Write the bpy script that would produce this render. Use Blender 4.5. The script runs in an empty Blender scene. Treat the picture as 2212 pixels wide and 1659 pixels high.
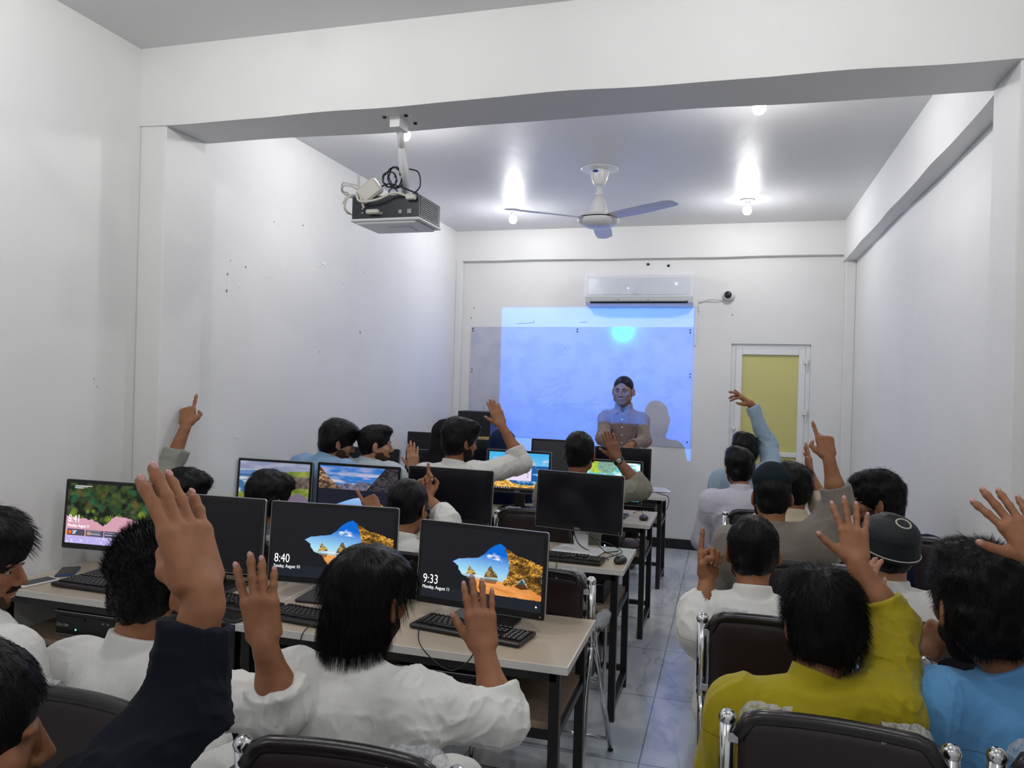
import bpy, math, random
import numpy as np
from mathutils import Vector, Matrix
R = math.radians
random.seed(7); rng = np.random.default_rng(11)
sc = bpy.context.scene
COL = sc.collection

# ------------------------------------------------------------------ camera
F_PX, YAW, PITCH, ROLL, CAM_H = 1640.0, R(15.9), R(-0.15), R(1.6), 1.65
cF = np.array([-math.sin(YAW)*math.cos(PITCH), math.cos(YAW)*math.cos(PITCH), math.sin(PITCH)])
cR = np.array([math.cos(YAW), math.sin(YAW), 0.0]); cU = np.cross(cR, cF)
cC = np.array([0, 0, CAM_H])
_c, _s = math.cos(ROLL), math.sin(ROLL)
def ray(x, y):
    u, v = x-1106, y-829.5
    return cF + (cR*(u*_c+v*_s) - cU*(-u*_s+v*_c))/F_PX
def at(x, y, d): return cC + ray(x, y)*d                       # picture point at a distance -> place in the room
def pl(x, y, ax, val):
    r = ray(x, y); return cC + r*((val-cC[ax])/r[ax])
cam = bpy.data.cameras.new('camera'); camo = bpy.data.objects.new('camera', cam); COL.objects.link(camo)
cam.sensor_width = 36; cam.lens = 36*F_PX/2212; cam.clip_start = .05
iR = cR*_c + cU*_s; iU = -cR*_s + cU*_c
iR, iU = cR*_c - cU*(-_s), cU*_c - cR*_s
camo.matrix_world = Matrix(((iR[0], iU[0], -cF[0], 0), (iR[1], iU[1], -cF[1], 0), (iR[2], iU[2], -cF[2], CAM_H), (0, 0, 0, 1)))
sc.camera = camo
# ------------------------------------------------------------------ world, exposure
w = bpy.data.worlds.new('world'); sc.world = w; w.use_nodes = True
w.node_tree.nodes['Background'].inputs[0].default_value = (.8, .85, 1, 1)
w.node_tree.nodes['Background'].inputs[1].default_value = .3
sc.view_settings.view_transform = 'Standard'; sc.view_settings.look = 'None'
sc.view_settings.gamma = 1; sc.view_settings.use_curve_mapping = False
sc.view_settings.exposure = 0.03
sc.cycles.max_bounces = 7; sc.cycles.diffuse_bounces = 4; sc.cycles.glossy_bounces = 3
sc.cycles.transmission_bounces = 4; sc.cycles.transparent_max_bounces = 6
sc.cycles.sample_clamp_indirect = 4
BULB_W = 45.0          # glow of the globe itself
LAMP_W = [19, 19, 18, 18, 23, 23, 20, 20]
BULBS = [(-2.0, 6.9), (.115, 6.85), (.12, 4.35), (-2.0, 4.4), (-1.9, 1.9), (.15, 1.9), (-1.9, -.6), (.15, -.6)]

# ------------------------------------------------------------------ helpers
def tag(o, label=None, cat=None, group=None, kind=None):
    if label: o['label'] = label
    if cat: o['category'] = cat
    if group: o['group'] = group
    if kind: o['kind'] = kind
    return o
def empty(name, loc=(0, 0, 0), rz=0, label=None, cat=None, group=None):
    o = bpy.data.objects.new(name, None); COL.objects.link(o)
    o.location = loc; o.rotation_euler = (0, 0, rz); o.empty_display_size = .05
    return tag(o, label, cat, group)
def link(name, me, parent=None, loc=None, rot=None):
    o = bpy.data.objects.new(name, me); COL.objects.link(o)
    if parent: o.parent = parent
    if loc is not None: o.location = loc
    if rot is not None: o.rotation_euler = rot
    return o
def frame(d):
    d = np.array(d, float); d /= np.linalg.norm(d)
    a = np.array([0, 0, 1.]) if abs(d[2]) < .9 else np.array([1., 0, 0])
    x = np.cross(a, d); x /= np.linalg.norm(x); return x, np.cross(d, x), d
class MB:
    def __init__(s): s.v = []; s.f = []; s.m = []; s.sm = []
    def add(s, vs, fs, mi=0, smooth=False):
        b = len(s.v); s.v += [tuple(map(float, p)) for p in vs]
        for f in fs: s.f.append(tuple(b+i for i in f)); s.m.append(mi); s.sm.append(smooth)
        return s
    def box(s, c, d, mi=0, rz=0, bev=0, M=None):
        x, y, z = d[0]/2, d[1]/2, d[2]/2
        if bev > 0:
            b = min(bev, x*.9, y*.9, z*.9); vs = []; 
            for sx in (-1, 1):
                for sy in (-1, 1):
                    for sz in (-1, 1):
                        vs += [(sx*x, sy*(y-b), sz*(z-b)), (sx*(x-b), sy*y, sz*(z-b)), (sx*(x-b), sy*(y-b), sz*z)]
            def i(sx, sy, sz, k): return ((sx > 0)*4+(sy > 0)*2+(sz > 0))*3+k
            fs = []
            for q in (-1, 1):
                fs.append([i(q, -1, -1, 0), i(q, 1, -1, 0), i(q, 1, 1, 0), i(q, -1, 1, 0)][::q])
                fs.append([i(-1, q, -1, 1), i(-1, q, 1, 1), i(1, q, 1, 1), i(1, q, -1, 1)][::q])
                fs.append([i(-1, -1, q, 2), i(1, -1, q, 2), i(1, 1, q, 2), i(-1, 1, q, 2)][::q])
            for p in (-1, 1):
                for q in (-1, 1):
                    fs.append([i(p, q, -1, 0), i(p, q, -1, 1), i(p, q, 1, 1), i(p, q, 1, 0)][::p*q])
                    fs.append([i(p, -1, q, 2), i(p, -1, q, 0), i(p, 1, q, 0), i(p, 1, q, 2)][::-p*q*-1])
                    fs.append([i(-1, p, q, 1), i(-1, p, q, 2), i(1, p, q, 2), i(1, p, q, 1)][::p*q*-1])
                    for r in (-1, 1): fs.append([i(p, q, r, 0), i(p, q, r, 1), i(p, q, r, 2)][::p*q*r])
        else:
            vs = [(sx*x, sy*y, sz*z) for sx in (-1, 1) for sy in (-1, 1) for sz in (-1, 1)]
            fs = [(0, 1, 3, 2), (4, 6, 7, 5), (0, 4, 5, 1), (2, 3, 7, 6), (0, 2, 6, 4), (1, 5, 7, 3)]
        V = np.array(vs)
        if rz: V = V @ np.array([[math.cos(rz), math.sin(rz), 0], [-math.sin(rz), math.cos(rz), 0], [0, 0, 1]])
        if M is not None: V = V @ np.array(M).T
        V = V + np.array(c)
        return s.add(V, fs, mi)
    def tube(s, pts, r, n=10, mi=0, caps=True):
        pts = [np.array(p, float) for p in pts]; rs = r if hasattr(r, '__len__') else [r]*len(pts)
        t0 = pts[1]-pts[0]; x, y, _ = frame(t0); vs = []; k = len(pts)
        for j, p in enumerate(pts):
            t = pts[min(j+1, k-1)]-pts[max(j-1, 0)]; t = t/(np.linalg.norm(t)+1e-12)
            x = x - t*(x@t); x /= np.linalg.norm(x)+1e-12; y = np.cross(t, x)
            for a in range(n):
                an = 2*math.pi*a/n; vs.append(p+(x*math.cos(an)+y*math.sin(an))*rs[j])
        fs = [(j*n+a, j*n+(a+1) % n, (j+1)*n+(a+1) % n, (j+1)*n+a) for j in range(k-1) for a in range(n)]
        if caps: fs += [tuple(range(n))[::-1], tuple((k-1)*n+a for a in range(n))]
        return s.add(vs, fs, mi, True)
    def lathe(s, prof, c=(0, 0, 0), n=24, mi=0, axis=None, smooth=True):
        X, Y, Z = (np.array((1, 0, 0)), np.array((0, 1, 0)), np.array((0, 0, 1))) if axis is None else frame(axis)
        c = np.array(c, float); vs = []
        for r, z in prof:
            for a in range(n):
                an = 2*math.pi*a/n; vs.append(c+X*r*math.cos(an)+Y*r*math.sin(an)+Z*z)
        k = len(prof)
        fs = [(j*n+a, j*n+(a+1) % n, (j+1)*n+(a+1) % n, (j+1)*n+a) for j in range(k-1) for a in range(n)]
        fs += [tuple(range(n))[::-1], tuple((k-1)*n+a for a in range(n))]
        return s.add(vs, fs, mi, smooth)
    def ell(s, c, r, M=None, mi=0, n=12, m=8):
        vs = []
        for j in range(m+1):
            ph = math.pi*j/m
            for a in range(n):
                an = 2*math.pi*a/n; vs.append((math.sin(ph)*math.cos(an)*r[0], math.sin(ph)*math.sin(an)*r[1], math.cos(ph)*r[2]))
        V = np.array(vs)
        if M is not None: V = V @ np.array(M).T
        return s.add(V+np.array(c), [(j*n+a, (j+1)*n+a, (j+1)*n+(a+1) % n, j*n+(a+1) % n) for j in range(m) for a in range(n)], mi, True)
    def prism(s, poly, y0, y1, mi=0):                      # outline in x,z pushed from y0 to y1
        n = len(poly); vs = [(p[0], y0, p[1]) for p in poly]+[(p[0], y1, p[1]) for p in poly]
        fs = [tuple(range(n)), tuple(range(2*n-1, n-1, -1))]+[(i, i+n, (i+1) % n+n, (i+1) % n) for i in range(n)]
        return s.add(vs, fs, mi)
    def build(s, name, mats, parent=None, loc=None, rot=None):
        me = bpy.data.meshes.new(name); me.from_pydata(s.v, [], s.f)
        mats = mats if isinstance(mats, (list, tuple)) else [mats]
        for m in mats: me.materials.append(m)
        me.polygons.foreach_set('material_index', s.m); me.polygons.foreach_set('use_smooth', s.sm); me.update()
        return link(name, me, parent, loc, rot)
def rrect(w, h, r, n=5, cx=0, cz=0):
    out = []
    for sx, sz, a0 in ((1, 1, 0), (-1, 1, 90), (-1, -1, 180), (1, -1, 270)):
        for k in range(n+1):
            a = R(a0+90*k/n); out.append((cx+sx*(w/2-r)+r*math.cos(a), cz+sz*(h/2-r)+r*math.sin(a)))
    return out
def text(name, body, size, mat, parent=None, loc=(0, 0, 0), rot=(R(90), 0, 0), ext=.0004, align='LEFT', sx=1):
    cu = bpy.data.curves.new(name, 'FONT'); cu.body = body; cu.size = size; cu.extrude = ext; cu.align_x = align; cu.resolution_u = 3; cu.offset = -.009*size if mat.name == 'screen_text' else 0
    t = bpy.data.objects.new('tmp', cu); COL.objects.link(t)
    bpy.context.view_layer.update()
    me = bpy.data.meshes.new_from_object(t.evaluated_get(bpy.context.evaluated_depsgraph_get())); bpy.data.objects.remove(t)
    me.materials.clear(); me.materials.append(mat)
    o = link(name, me, parent, loc, rot); o.scale = (sx, 1, 1); return o
def copy_tree(o, parent=None):
    c = o.copy(); COL.objects.link(c)
    if parent: c.parent = parent
    for ch in o.children: copy_tree(ch, c)
    return c

# ------------------------------------------------------------------ materials
def mat(name, col, rough=.5, metal=0, spec=.5, emis=None, es=0, bump=None, coat=0, var=None, alpha=1, trans=0, sheen=0, sss=0):
    m = bpy.data.materials.new(name); m.use_nodes = True; nt = m.node_tree; b = nt.nodes['Principled BSDF']
    b.inputs['Base Color'].default_value = (*col, 1); b.inputs['Roughness'].default_value = rough
    b.inputs['Metallic'].default_value = metal; b.inputs['Specular IOR Level'].default_value = spec
    b.inputs['Coat Weight'].default_value = coat; b.inputs['Alpha'].default_value = alpha
    b.inputs['Transmission Weight'].default_value = trans
    if sheen: b.inputs['Sheen Weight'].default_value = sheen
    if sss: b.inputs['Subsurface Weight'].default_value = sss; b.inputs['Subsurface Radius'].default_value = (.9, .35, .2); b.inputs['Subsurface Scale'].default_value = .012
    if emis: b.inputs['Emission Color'].default_value = (*emis, 1); b.inputs['Emission Strength'].default_value = es
    if bump or var:
        tc = nt.nodes.new('ShaderNodeTexCoord')
    if bump:
        sc_, st, dist = bump[:3]; nz = nt.nodes.new('ShaderNodeTexNoise'); nz.inputs['Scale'].default_value = sc_; nz.inputs['Detail'].default_value = 4
        if len(bump) > 3:
            mp = nt.nodes.new('ShaderNodeMapping'); mp.inputs['Scale'].default_value = bump[3]
            nt.links.new(tc.outputs['Object'], mp.inputs[0]); nt.links.new(mp.outputs[0], nz.inputs['Vector'])
        else: nt.links.new(tc.outputs['Object'], nz.inputs['Vector'])
        bp = nt.nodes.new('ShaderNodeBump'); bp.inputs['Strength'].default_value = st; bp.inputs['Distance'].default_value = dist
        nt.links.new(nz.outputs[0], bp.inputs['Height']); nt.links.new(bp.outputs[0], b.inputs['Normal'])
    if var:
        sc2, col2, lo, hi = var; nz2 = nt.nodes.new('ShaderNodeTexNoise'); nz2.inputs['Scale'].default_value = sc2; nz2.inputs['Detail'].default_value = 5
        nt.links.new(tc.outputs['Object'], nz2.inputs['Vector'])
        rp = nt.nodes.new('ShaderNodeValToRGB'); rp.color_ramp.elements[0].position = lo; rp.color_ramp.elements[1].position = hi
        rp.color_ramp.elements[0].color = (*col, 1); rp.color_ramp.elements[1].color = (*col2, 1)
        nt.links.new(nz2.outputs[0], rp.inputs[0]); nt.links.new(rp.outputs[0], b.inputs['Base Color'])
    return m
M = {}
M['wall'] = mat('wall_paint', (.80, .80, .795), .55, spec=.3, bump=(9, .25, .01), var=(1.6, (.76, .76, .755), .4, .75))
M['ceil'] = mat('ceiling_gloss_paint', (.72, .72, .725), .46, spec=.55, bump=(7, .35, .012, (1, .35, 1)))
M['black'] = mat('black_baseboard', (.006, .006, .007), .35)
M['upvc'] = mat('white_upvc', (.80, .81, .83), .3)
M['wboard'] = mat('whiteboard_sheet', (.56, .575, .68), .07, spec=.6, var=(6, (.47, .50, .64), .45, .7))
M['steel'] = mat('black_steel_tube', (.007, .007, .008), .35, spec=.5)
M['plastic'] = mat('black_plastic', (.009, .009, .010), .38)
M['keyc'] = mat('key_plastic', (.014, .014, .016), .3)
M['screenoff'] = mat('dark_screen', (.006, .0065, .010), .16, spec=.4)
M['screengrey'] = mat('grey_screen', (.045, .05, .055), .4)
M['bezel'] = mat('monitor_bezel', (.007, .007, .008), .3)
M['silver'] = mat('silver_rim', (.55, .56, .58), .3, metal=.7)
M['lam'] = mat('desk_laminate', (.53, .45, .345), .33, bump=(60, .1, .002), var=(2.5, (.47, .40, .31), .4, .7))
M['edge'] = mat('desk_white_edge', (.70, .68, .64), .4)
M['shelf'] = mat('particle_board', (.30, .22, .16), .6, var=(40, (.24, .17, .12), .4, .6))
M['chrome'] = mat('chrome', (.72, .73, .75), .14, metal=1)
M['leather'] = mat('maroon_leatherette', (.017, .008, .010), .45, spec=.45, bump=(160, .25, .002))
M['piping'] = mat('dark_piping', (.014, .010, .012), .28, bump=(60, .2, .002))
M['wrap'] = mat('clear_wrap', (.72, .75, .78), .12, spec=.9, alpha=.45, bump=(45, 1.0, .03))
M['whitep'] = mat('white_plastic', (.78, .78, .78), .28)
M['offwhite'] = mat('cable_ivory', (.62, .60, .54), .4)
M['grey'] = mat('grey_plastic', (.30, .31, .32), .45)
M['bulb'] = mat('lit_bulb', (1, 1, 1), .4, emis=(.93, .96, 1), es=BULB_W)
M['glowtxt'] = mat('screen_text', (.9, .9, .9), .5, emis=(1, 1, 1), es=.9)
M['logo'] = mat('printed_logo', (.62, .62, .62), .4)
M['blue'] = mat('blue_print', (.01, .06, .35), .3)
M['led'] = mat('blue_led', (.2, .3, 1), .4, emis=(.3, .45, 1), es=6)
M['gled'] = mat('green_led', (.1, .8, .4), .4, emis=(.1, .9, .4), es=2)
M['paper'] = mat('white_paper', (.78, .79, .84), .6)
M['wood'] = mat('light_wood', (.55, .36, .16), .4, var=(14, (.45, .28, .12), .4, .6))
M['hole'] = mat('dark_hole', (.01, .01, .01), .8)
M['dirt'] = mat('wall_chip', (.30, .30, .29), .8)
M['chip'] = mat('pale_chip', (.86, .86, .86), .7)
M['pen'] = mat('marker_ink', (.12, .13, .2), .7)
def tile_mat():
    m = bpy.data.materials.new('marble_tile'); m.use_nodes = True; nt = m.node_tree; b = nt.nodes['Principled BSDF']; N = nt.nodes.new; L = nt.links.new
    tc = N('ShaderNodeTexCoord'); n1 = N('ShaderNodeTexNoise'); n1.inputs['Scale'].default_value = 2.2; n1.inputs['Detail'].default_value = 6; n1.inputs['Distortion'].default_value = 1.6
    mp = N('ShaderNodeMapping'); mp.inputs['Rotation'].default_value = (0, 0, .7); mp.inputs['Scale'].default_value = (1, .45, 1)
    L(tc.outputs['Object'], mp.inputs[0]); L(mp.outputs[0], n1.inputs['Vector'])
    r1 = N('ShaderNodeValToRGB'); e = r1.color_ramp.elements; e[0].position = .38; e[0].color = (.50, .53, .57, 1); e[1].position = .62; e[1].color = (.74, .755, .76, 1); L(n1.outputs[0], r1.inputs[0])
    n2 = N('ShaderNodeTexNoise'); n2.inputs['Scale'].default_value = 1.3; n2.inputs['Detail'].default_value = 7; n2.inputs['Distortion'].default_value = .8; L(mp.outputs[0], n2.inputs['Vector'])
    ab = N('ShaderNodeMath'); ab.operation = 'SUBTRACT'; ab.inputs[1].default_value = .5; L(n2.outputs[0], ab.inputs[0])
    aa = N('ShaderNodeMath'); aa.operation = 'ABSOLUTE'; L(ab.outputs[0], aa.inputs[0])
    r2 = N('ShaderNodeValToRGB'); e = r2.color_ramp.elements; e[0].position = 0; e[0].color = (.25, .28, .34, 1); e[1].position = .012; e[1].color = (1, 1, 1, 1); L(aa.outputs[0], r2.inputs[0])
    mx = N('ShaderNodeMixRGB'); mx.blend_type = 'MULTIPLY'; mx.inputs[0].default_value = .35; L(r1.outputs[0], mx.inputs[1]); L(r2.outputs[0], mx.inputs[2])
    mp2 = N('ShaderNodeMapping'); mp2.inputs['Location'].default_value = (.33, .35+.003, 0); L(tc.outputs['Object'], mp2.inputs[0])
    br = N('ShaderNodeTexBrick'); br.offset = 0; br.inputs['Scale'].default_value = 1; br.inputs['Brick Width'].default_value = .74; br.inputs['Row Height'].default_value = .74
    br.inputs['Mortar Size'].default_value = .0035; br.inputs['Mortar Smooth'].default_value = 0
    br.inputs['Color1'].default_value = (1, 1, 1, 1); br.inputs['Color2'].default_value = (.86, .88, .93, 1); br.inputs['Mortar'].default_value = (.35, .35, .36, 1)
    L(mp2.outputs[0], br.inputs['Vector'])
    m2 = N('ShaderNodeMixRGB'); m2.blend_type = 'MULTIPLY'; m2.inputs[0].default_value = 1; L(mx.outputs[0], m2.inputs[1]); L(br.outputs[0], m2.inputs[2])
    L(m2.outputs[0], b.inputs['Base Color']); b.inputs['Roughness'].default_value = .16; b.inputs['Specular IOR Level'].default_value = .55
    return m
M['tile'] = tile_mat()
def glass_mat():
    m = bpy.data.materials.new('yellow_frosted_glass'); m.use_nodes = True; nt = m.node_tree; b = nt.nodes['Principled BSDF']; N = nt.nodes.new
    b.inputs['Base Color'].default_value = (.62, .58, .22, 1); b.inputs['Roughness'].default_value = .32
    b.inputs['Transmission Weight'].default_value = 0.0
    return m
M['yglass'] = glass_mat()

# ------------------------------------------------------------------ room shell
XL, XR, YB, YF, ZC = -2.9, 1.14, 7.9, -2.4, 3.28
def struct(name, mb, m, parent=None):
    o = mb.build(name, m, parent)
    if parent is None: o['kind'] = 'structure'
    return o
T = .12
struct('floor', MB().box(((XL+XR)/2, (YB+YF)/2, -T/2), (XR-XL+2*T, YB-YF+2*T, T)), M['tile'])
struct('ceiling', MB().box(((XL+XR)/2, (YB+YF)/2, ZC+T/2), (XR-XL+2*T, YB-YF+2*T, T)), M['ceil'])
struct('wall_left', MB().box((XL-T/2, (YB+YF)/2, ZC/2), (T, YB-YF+2*T, ZC)), M['wall'])
struct('wall_right', MB().box((XR+T/2, (YB+YF)/2, ZC/2), (T, YB-YF+2*T, ZC)), M['wall'])
struct('wall_rear', MB().box(((XL+XR)/2, YF-T/2, ZC/2), (XR-XL, T, ZC)), M['wall'])
DX0, DX1, DZ = .02, .765, 2.095                       # doorway in the far wall
wb = MB(); wb.box(((XL+DX0)/2, YB+T/2, ZC/2), (DX0-XL, T, ZC)); wb.box(((DX1+XR)/2, YB+T/2, ZC/2), (XR-DX1, T, ZC)); wb.box(((DX0+DX1)/2, YB+T/2, (ZC+DZ)/2), (DX1-DX0, T, ZC-DZ))
struct('wall_far', wb, M['wall'])
def wavy_beam(name, x0, x1, y0, y1, z0, z1, amp=.006, axis=0):      # hand-plastered beam with slightly uneven lower edges
    n = 40; mb = MB(); vs = []; ph = random.random()*9
    for i in range(n+1):
        t = i/n; a = x0+(x1-x0)*t if axis == 0 else y0+(y1-y0)*t
        q = amp*(math.sin(a*2.1+ph)+.6*math.sin(a*5.3+ph*2)+.3*math.sin(a*11+ph)); q2 = amp*(math.sin(a*2.7+ph*3)+.5*math.sin(a*6.1+ph))
        if axis == 0: vs += [(a, y0+q2*.6, z0+q), (a, y1-q*.6, z0+q2), (a, y1, z1), (a, y0, z1)]
        else: vs += [(x0+q2*.6, a, z0+q), (x1, a, z0+q2), (x1, a, z1), (x0, a, z1)]
    fs = [(4*i+k, 4*i+(k+1) % 4, 4*i+4+(k+1) % 4, 4*i+4+k) for i in range(n) for k in range(4)]+[(0, 1, 2, 3), (4*n+3, 4*n+2, 4*n+1, 4*n)]
    if axis == 0: fs = [f[::-1] for f in fs]
    mb.add(vs, fs); return struct(name, mb, M['wall'])
wavy_beam('trim_1', XL, XR, 3.17, 3.49, 2.89, ZC, .005)            # cross beam
wavy_beam('trim_2', 1.03, XR, 3.49, YB, 2.90, ZC, .005, 1)         # beam along the right wall
wavy_beam('trim_3', XL, XR, 7.82, YB, 2.955, ZC, .003)             # beam on the far wall
def column(name, x0, x1, y0, y1, z1): struct(name, MB().box(((x0+x1)/2, (y0+y1)/2, z1/2), (x1-x0, y1-y0, z1), bev=.006), M['wall'])
column('trim_4', XL, -2.745, 3.18, 3.485, 2.9); column('trim_5', 1.0, XR, 3.18, 3.485, 2.9)
column('trim_6', XL, -2.83, 7.82, YB, 2.96); column('trim_7', 1.05, XR, 7.82, YB, 2.96)
struct('baseboard_far', MB().box(((XL+DX0)/2, YB-.006, .05), (DX0-XL-.15, .012, .1)).box((.91, YB-.006, .05), (.28, .012, .1)), M['black'])
struct('baseboard_left', MB().box((XL+.006, 5.6, .05), (.012, 4.2, .1)).box((XL+.006, .4, .05), (.012, 5.4, .1)), M['black'])
struct('baseboard_right', MB().box((XR-.006, 5.6, .05), (.012, 4.2, .1)).box((XR-.006, .4, .05), (.012, 5.4, .1)), M['black'])
# chips, holes and repaired patches in the plaster
ch = MB()
for px, py, s in [(492, 592, 6), (531, 577, 5), (498, 563, 3), (655, 487, 4), (592, 479, 3), (601, 487, 2), (778, 718, 6), (690, 760, 3), (787, 590, 2), (741, 612, 2), (490, 628, 7), (203, 818, 3), (210, 835, 3)]:
    p = pl(px, py, 0, XL+.002); r = s*p[1]/1640*.6
    ch.ell(p, (.002, r*.8, r), n=7, m=5)
p = pl(775, 664, 0, XL+.003)
dd = struct('trim_8', ch, M['dirt'])
lp = MB()
for k in range(12):
    p = pl(random.uniform(480, 640), random.uniform(560, 650), 0, XL+.0002); r = random.uniform(.004, .010)
    lp.ell(p, (.0012, r*1.6, r), n=8, m=5)
for px, py, s in [(700, 570, 12), (690, 575, 8), (512, 944, 6)]:
    p = pl(px, py, 0, XL+.001); r = s*p[1]/1640*.7; lp.ell(p, (.0015, r*1.4, r*.6), n=8, m=5)
struct('trim_9', lp, M['chip'])

# ------------------------------------------------------------------ door
dr = MB(); yy = YB+.055; fr = .045
for x0, x1, z0, z1 in ((DX0, DX0+fr, 0, DZ), (DX1-fr, DX1, 0, DZ), (DX0+fr, DX1-fr, DZ-fr, DZ)): dr.box(((x0+x1)/2, yy, (z0+z1)/2), (x1-x0, .06, z1-z0), bev=.004)
door = struct('door_1', dr, M['upvc'])
sl = MB(); a0, a1 = DX0+fr, DX1-fr; st = .062
for x0, x1, z0, z1 in ((a0, a0+st, .02, DZ-fr), (a1-st, a1, .02, DZ-fr), (a0+st, a1-st, DZ-fr-st, DZ-fr), (a0+st, a1-st, .02, .2), (a0+st, a1-st, .985, 1.03)): sl.box(((x0+x1)/2, yy-.012, (z0+z1)/2), (x1-x0, .05, z1-z0), bev=.005)
sl.build('door_leaf', M['upvc'], door)
MB().box(((a0+a1)/2, yy-.006, (1.03+DZ-fr-st)/2), (a1-a0-2*st+.01, .008, DZ-fr-st-1.03+.01)).build('glass_pane', M['yglass'], door)
MB().box(((a0+a1)/2, yy-.006, .59), (a1-a0-2*st+.01, .008, .79)).build('glass_pane', M['yglass'], door)
for z in (1.93, 1.43, .4): MB().box((DX1-fr, yy-.045, z), (.05, .02, .05), bev=.004).box((DX1-fr+.01, yy-.045, z-.055), (.012, .016, .06)).build('hinge', M['whitep'], door)
for z in (1.2,): MB().box((a0+.03, yy-.045, z), (.028, .02, .13), bev=.005).box((a0-.005, yy-.045, z+.05), (.03, .014, .03), bev=.003).build('handle', M['whitep'], door)
MB().lathe([(.012, 0), (.012, .012), (.008, .02)], (a0-.02, YB-.004, 1.02), 12, axis=(0, -1, 0)).build('lock', M['chrome'], door)
struct('wall_corridor', MB().box((.4, YB+.5, 1.3), (1.4, .06, 2.8)), M['wall'])

# ------------------------------------------------------------------ whiteboard
bx0, bx1, bz0, bz1 = -2.74, -.355, 1.03, 2.245
brd = MB().prism([(bx0, bz0+.04), (bx1+.012, bz0), (bx1, bz1+.012), (bx0+.01, bz1)], YB-.007, YB-.001).build('whiteboard', M['wboard'])
tag(brd, 'large frameless white marker board screwed to the far wall under the air conditioner', 'whiteboard')
for x in (bx0+.03, (bx0+bx1)/2, bx1-.03):
    for z in (bz0+.06, bz1-.02, bz1-.045): MB().lathe([(.008, 0), (.006, .005)], (x, YB-.007, z), 8, axis=(0, -1, 0)).build('screw', M['hole'], brd)
for x in (bx0+.03, bx1-.02):
    for z in (1.78, 1.75): MB().lathe([(.007, 0), (.006, .005)], (x, YB-.007, z), 8, axis=(0, -1, 0)).build('screw', M['hole'], brd)
ink = MB()
def stroke(pts, r=.0016, y=YB-.0085): ink.tube([(x, y, z) for x, z in pts], r, 4)
q = lambda px, py: tuple(pl(px, py, 1, YB)[[0, 2]])
stroke([q(1043, 880), q(1045, 876), q(1048, 877), q(1048, 881), q(1046, 884), q(1046, 889)])
stroke([q(1213, 743), q(1220, 752), q(1226, 757), q(1231, 750), q(1226, 746), q(1220, 752)], .0013)
for k in range(34):
    cx, cy = random.choice([(1165, 815), (1180, 830), (1150, 840), (1270, 880), (1200, 870), (1440, 850), (1290, 900)]); cx += random.gauss(0, 18); cy += random.gauss(0, 12)
    a = random.uniform(-.9, .1); pts = [(cx+t*math.cos(a)+3*math.sin(t*.2+k), cy+t*math.sin(a)) for t in range(0, random.randint(12, 40), 4)]
    stroke([q(*p) for p in pts], .0007)
ink.build('marker_scribble', mat('faded_marker', (.42, .46, .62), .6), brd)['kind'] = 'stuff'
hk = MB()
for px, py in [(1400, 571), (1444, 574)]:
    p = pl(px, py, 1, YB-.002); hk.lathe([(.014, 0), (.012, .012), (.004, .016)], p, 10, axis=(0, -1, 0))
tag(hk.build('wall_plugs', M['hole']), 'pair of dark anchor plugs in the far wall above the air conditioner', 'wall plug', kind='structure')
wl = MB()
for a, b in [((1116, 700), (1153, 697)), ((1153, 697), (1153, 690)), ((1253, 696), (1269, 696))]:
    p, r_ = pl(*a, 1, YB-.001), pl(*b, 1, YB-.001); wl.tube([p, r_], .0018, 4)
for a in [(1270, 661), (1497, 659), (1024, 666), (1018, 687), (1582, 680)]: wl.ell(pl(*a, 1, YB-.001), (.007, .002, .007), n=7, m=4)
tag(wl.build('trim_10', M['pen']), kind='structure')

# ------------------------------------------------------------------ air conditioner
ac = empty('air_conditioner', (-.90, YB, 2.46), 0, 'white wall mounted split air conditioner still in clear film above the whiteboard', 'air conditioner')
prof = [(0, 0), (-.10, 0), (-.165, .03), (-.195, .085), (-.20, .20), (-.185, .28), (-.15, .315), (0, .32)]
b = MB(); n = len(prof); W2 = .54
vs = [(-W2, y, z) for y, z in prof]+[(W2, y, z) for y, z in prof]
b.add(vs, [tuple(range(n)), tuple(range(2*n-1, n-1, -1))]+[(i, i+n, (i+1) % n+n, (i+1) % n) for i in range(n)])
b.build('body', M['upvc'], ac)
MB().box((0, -.150, .048), (.98, .05, .05), M=None, rz=0).build('air_outlet', M['hole'], ac)
MB().box((0, -.178, .040), (.96, .045, .008), bev=.002).box((-.2, -.178, .05), (.01, .01, .03)).box((.1, -.178, .05), (.01, .01, .03)).build('louvre', M['grey'], ac)
MB().box((0, -.2005, .19), (1.02, .006, .17), bev=.003).build('front_panel', mat('ac_front', (.66, .69, .76), .18), ac)
fl = MB()
for i in range(41):
    for j in range(9):
        u, v = i/40, j/8; fl.v.append((-.55+1.1*u, -.207-.006*rng.random(), .09+.235*v)); 
for i in range(40):
    for j in range(8): fl.f.append((i*9+j, (i+1)*9+j, (i+1)*9+j+1, i*9+j+1)); fl.m.append(0); fl.sm.append(False)
fl.build('protective_film', mat('ac_film', (.85, .88, .95), .1, spec=.8, alpha=.28, bump=(20, .8, .02)), ac)
text('display_digits', '26', .04, M['glowtxt'], ac, (.36, -.2145, .20), sx=.8)
text('maker_logo', 'GREE', .016, M['grey'], ac, (-.045, -.2145, .113))
MB().ell((-.1, -.206, .17), (.006, .002, .006), n=8, m=4).build('indicator_light', M['led'], ac)

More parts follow.
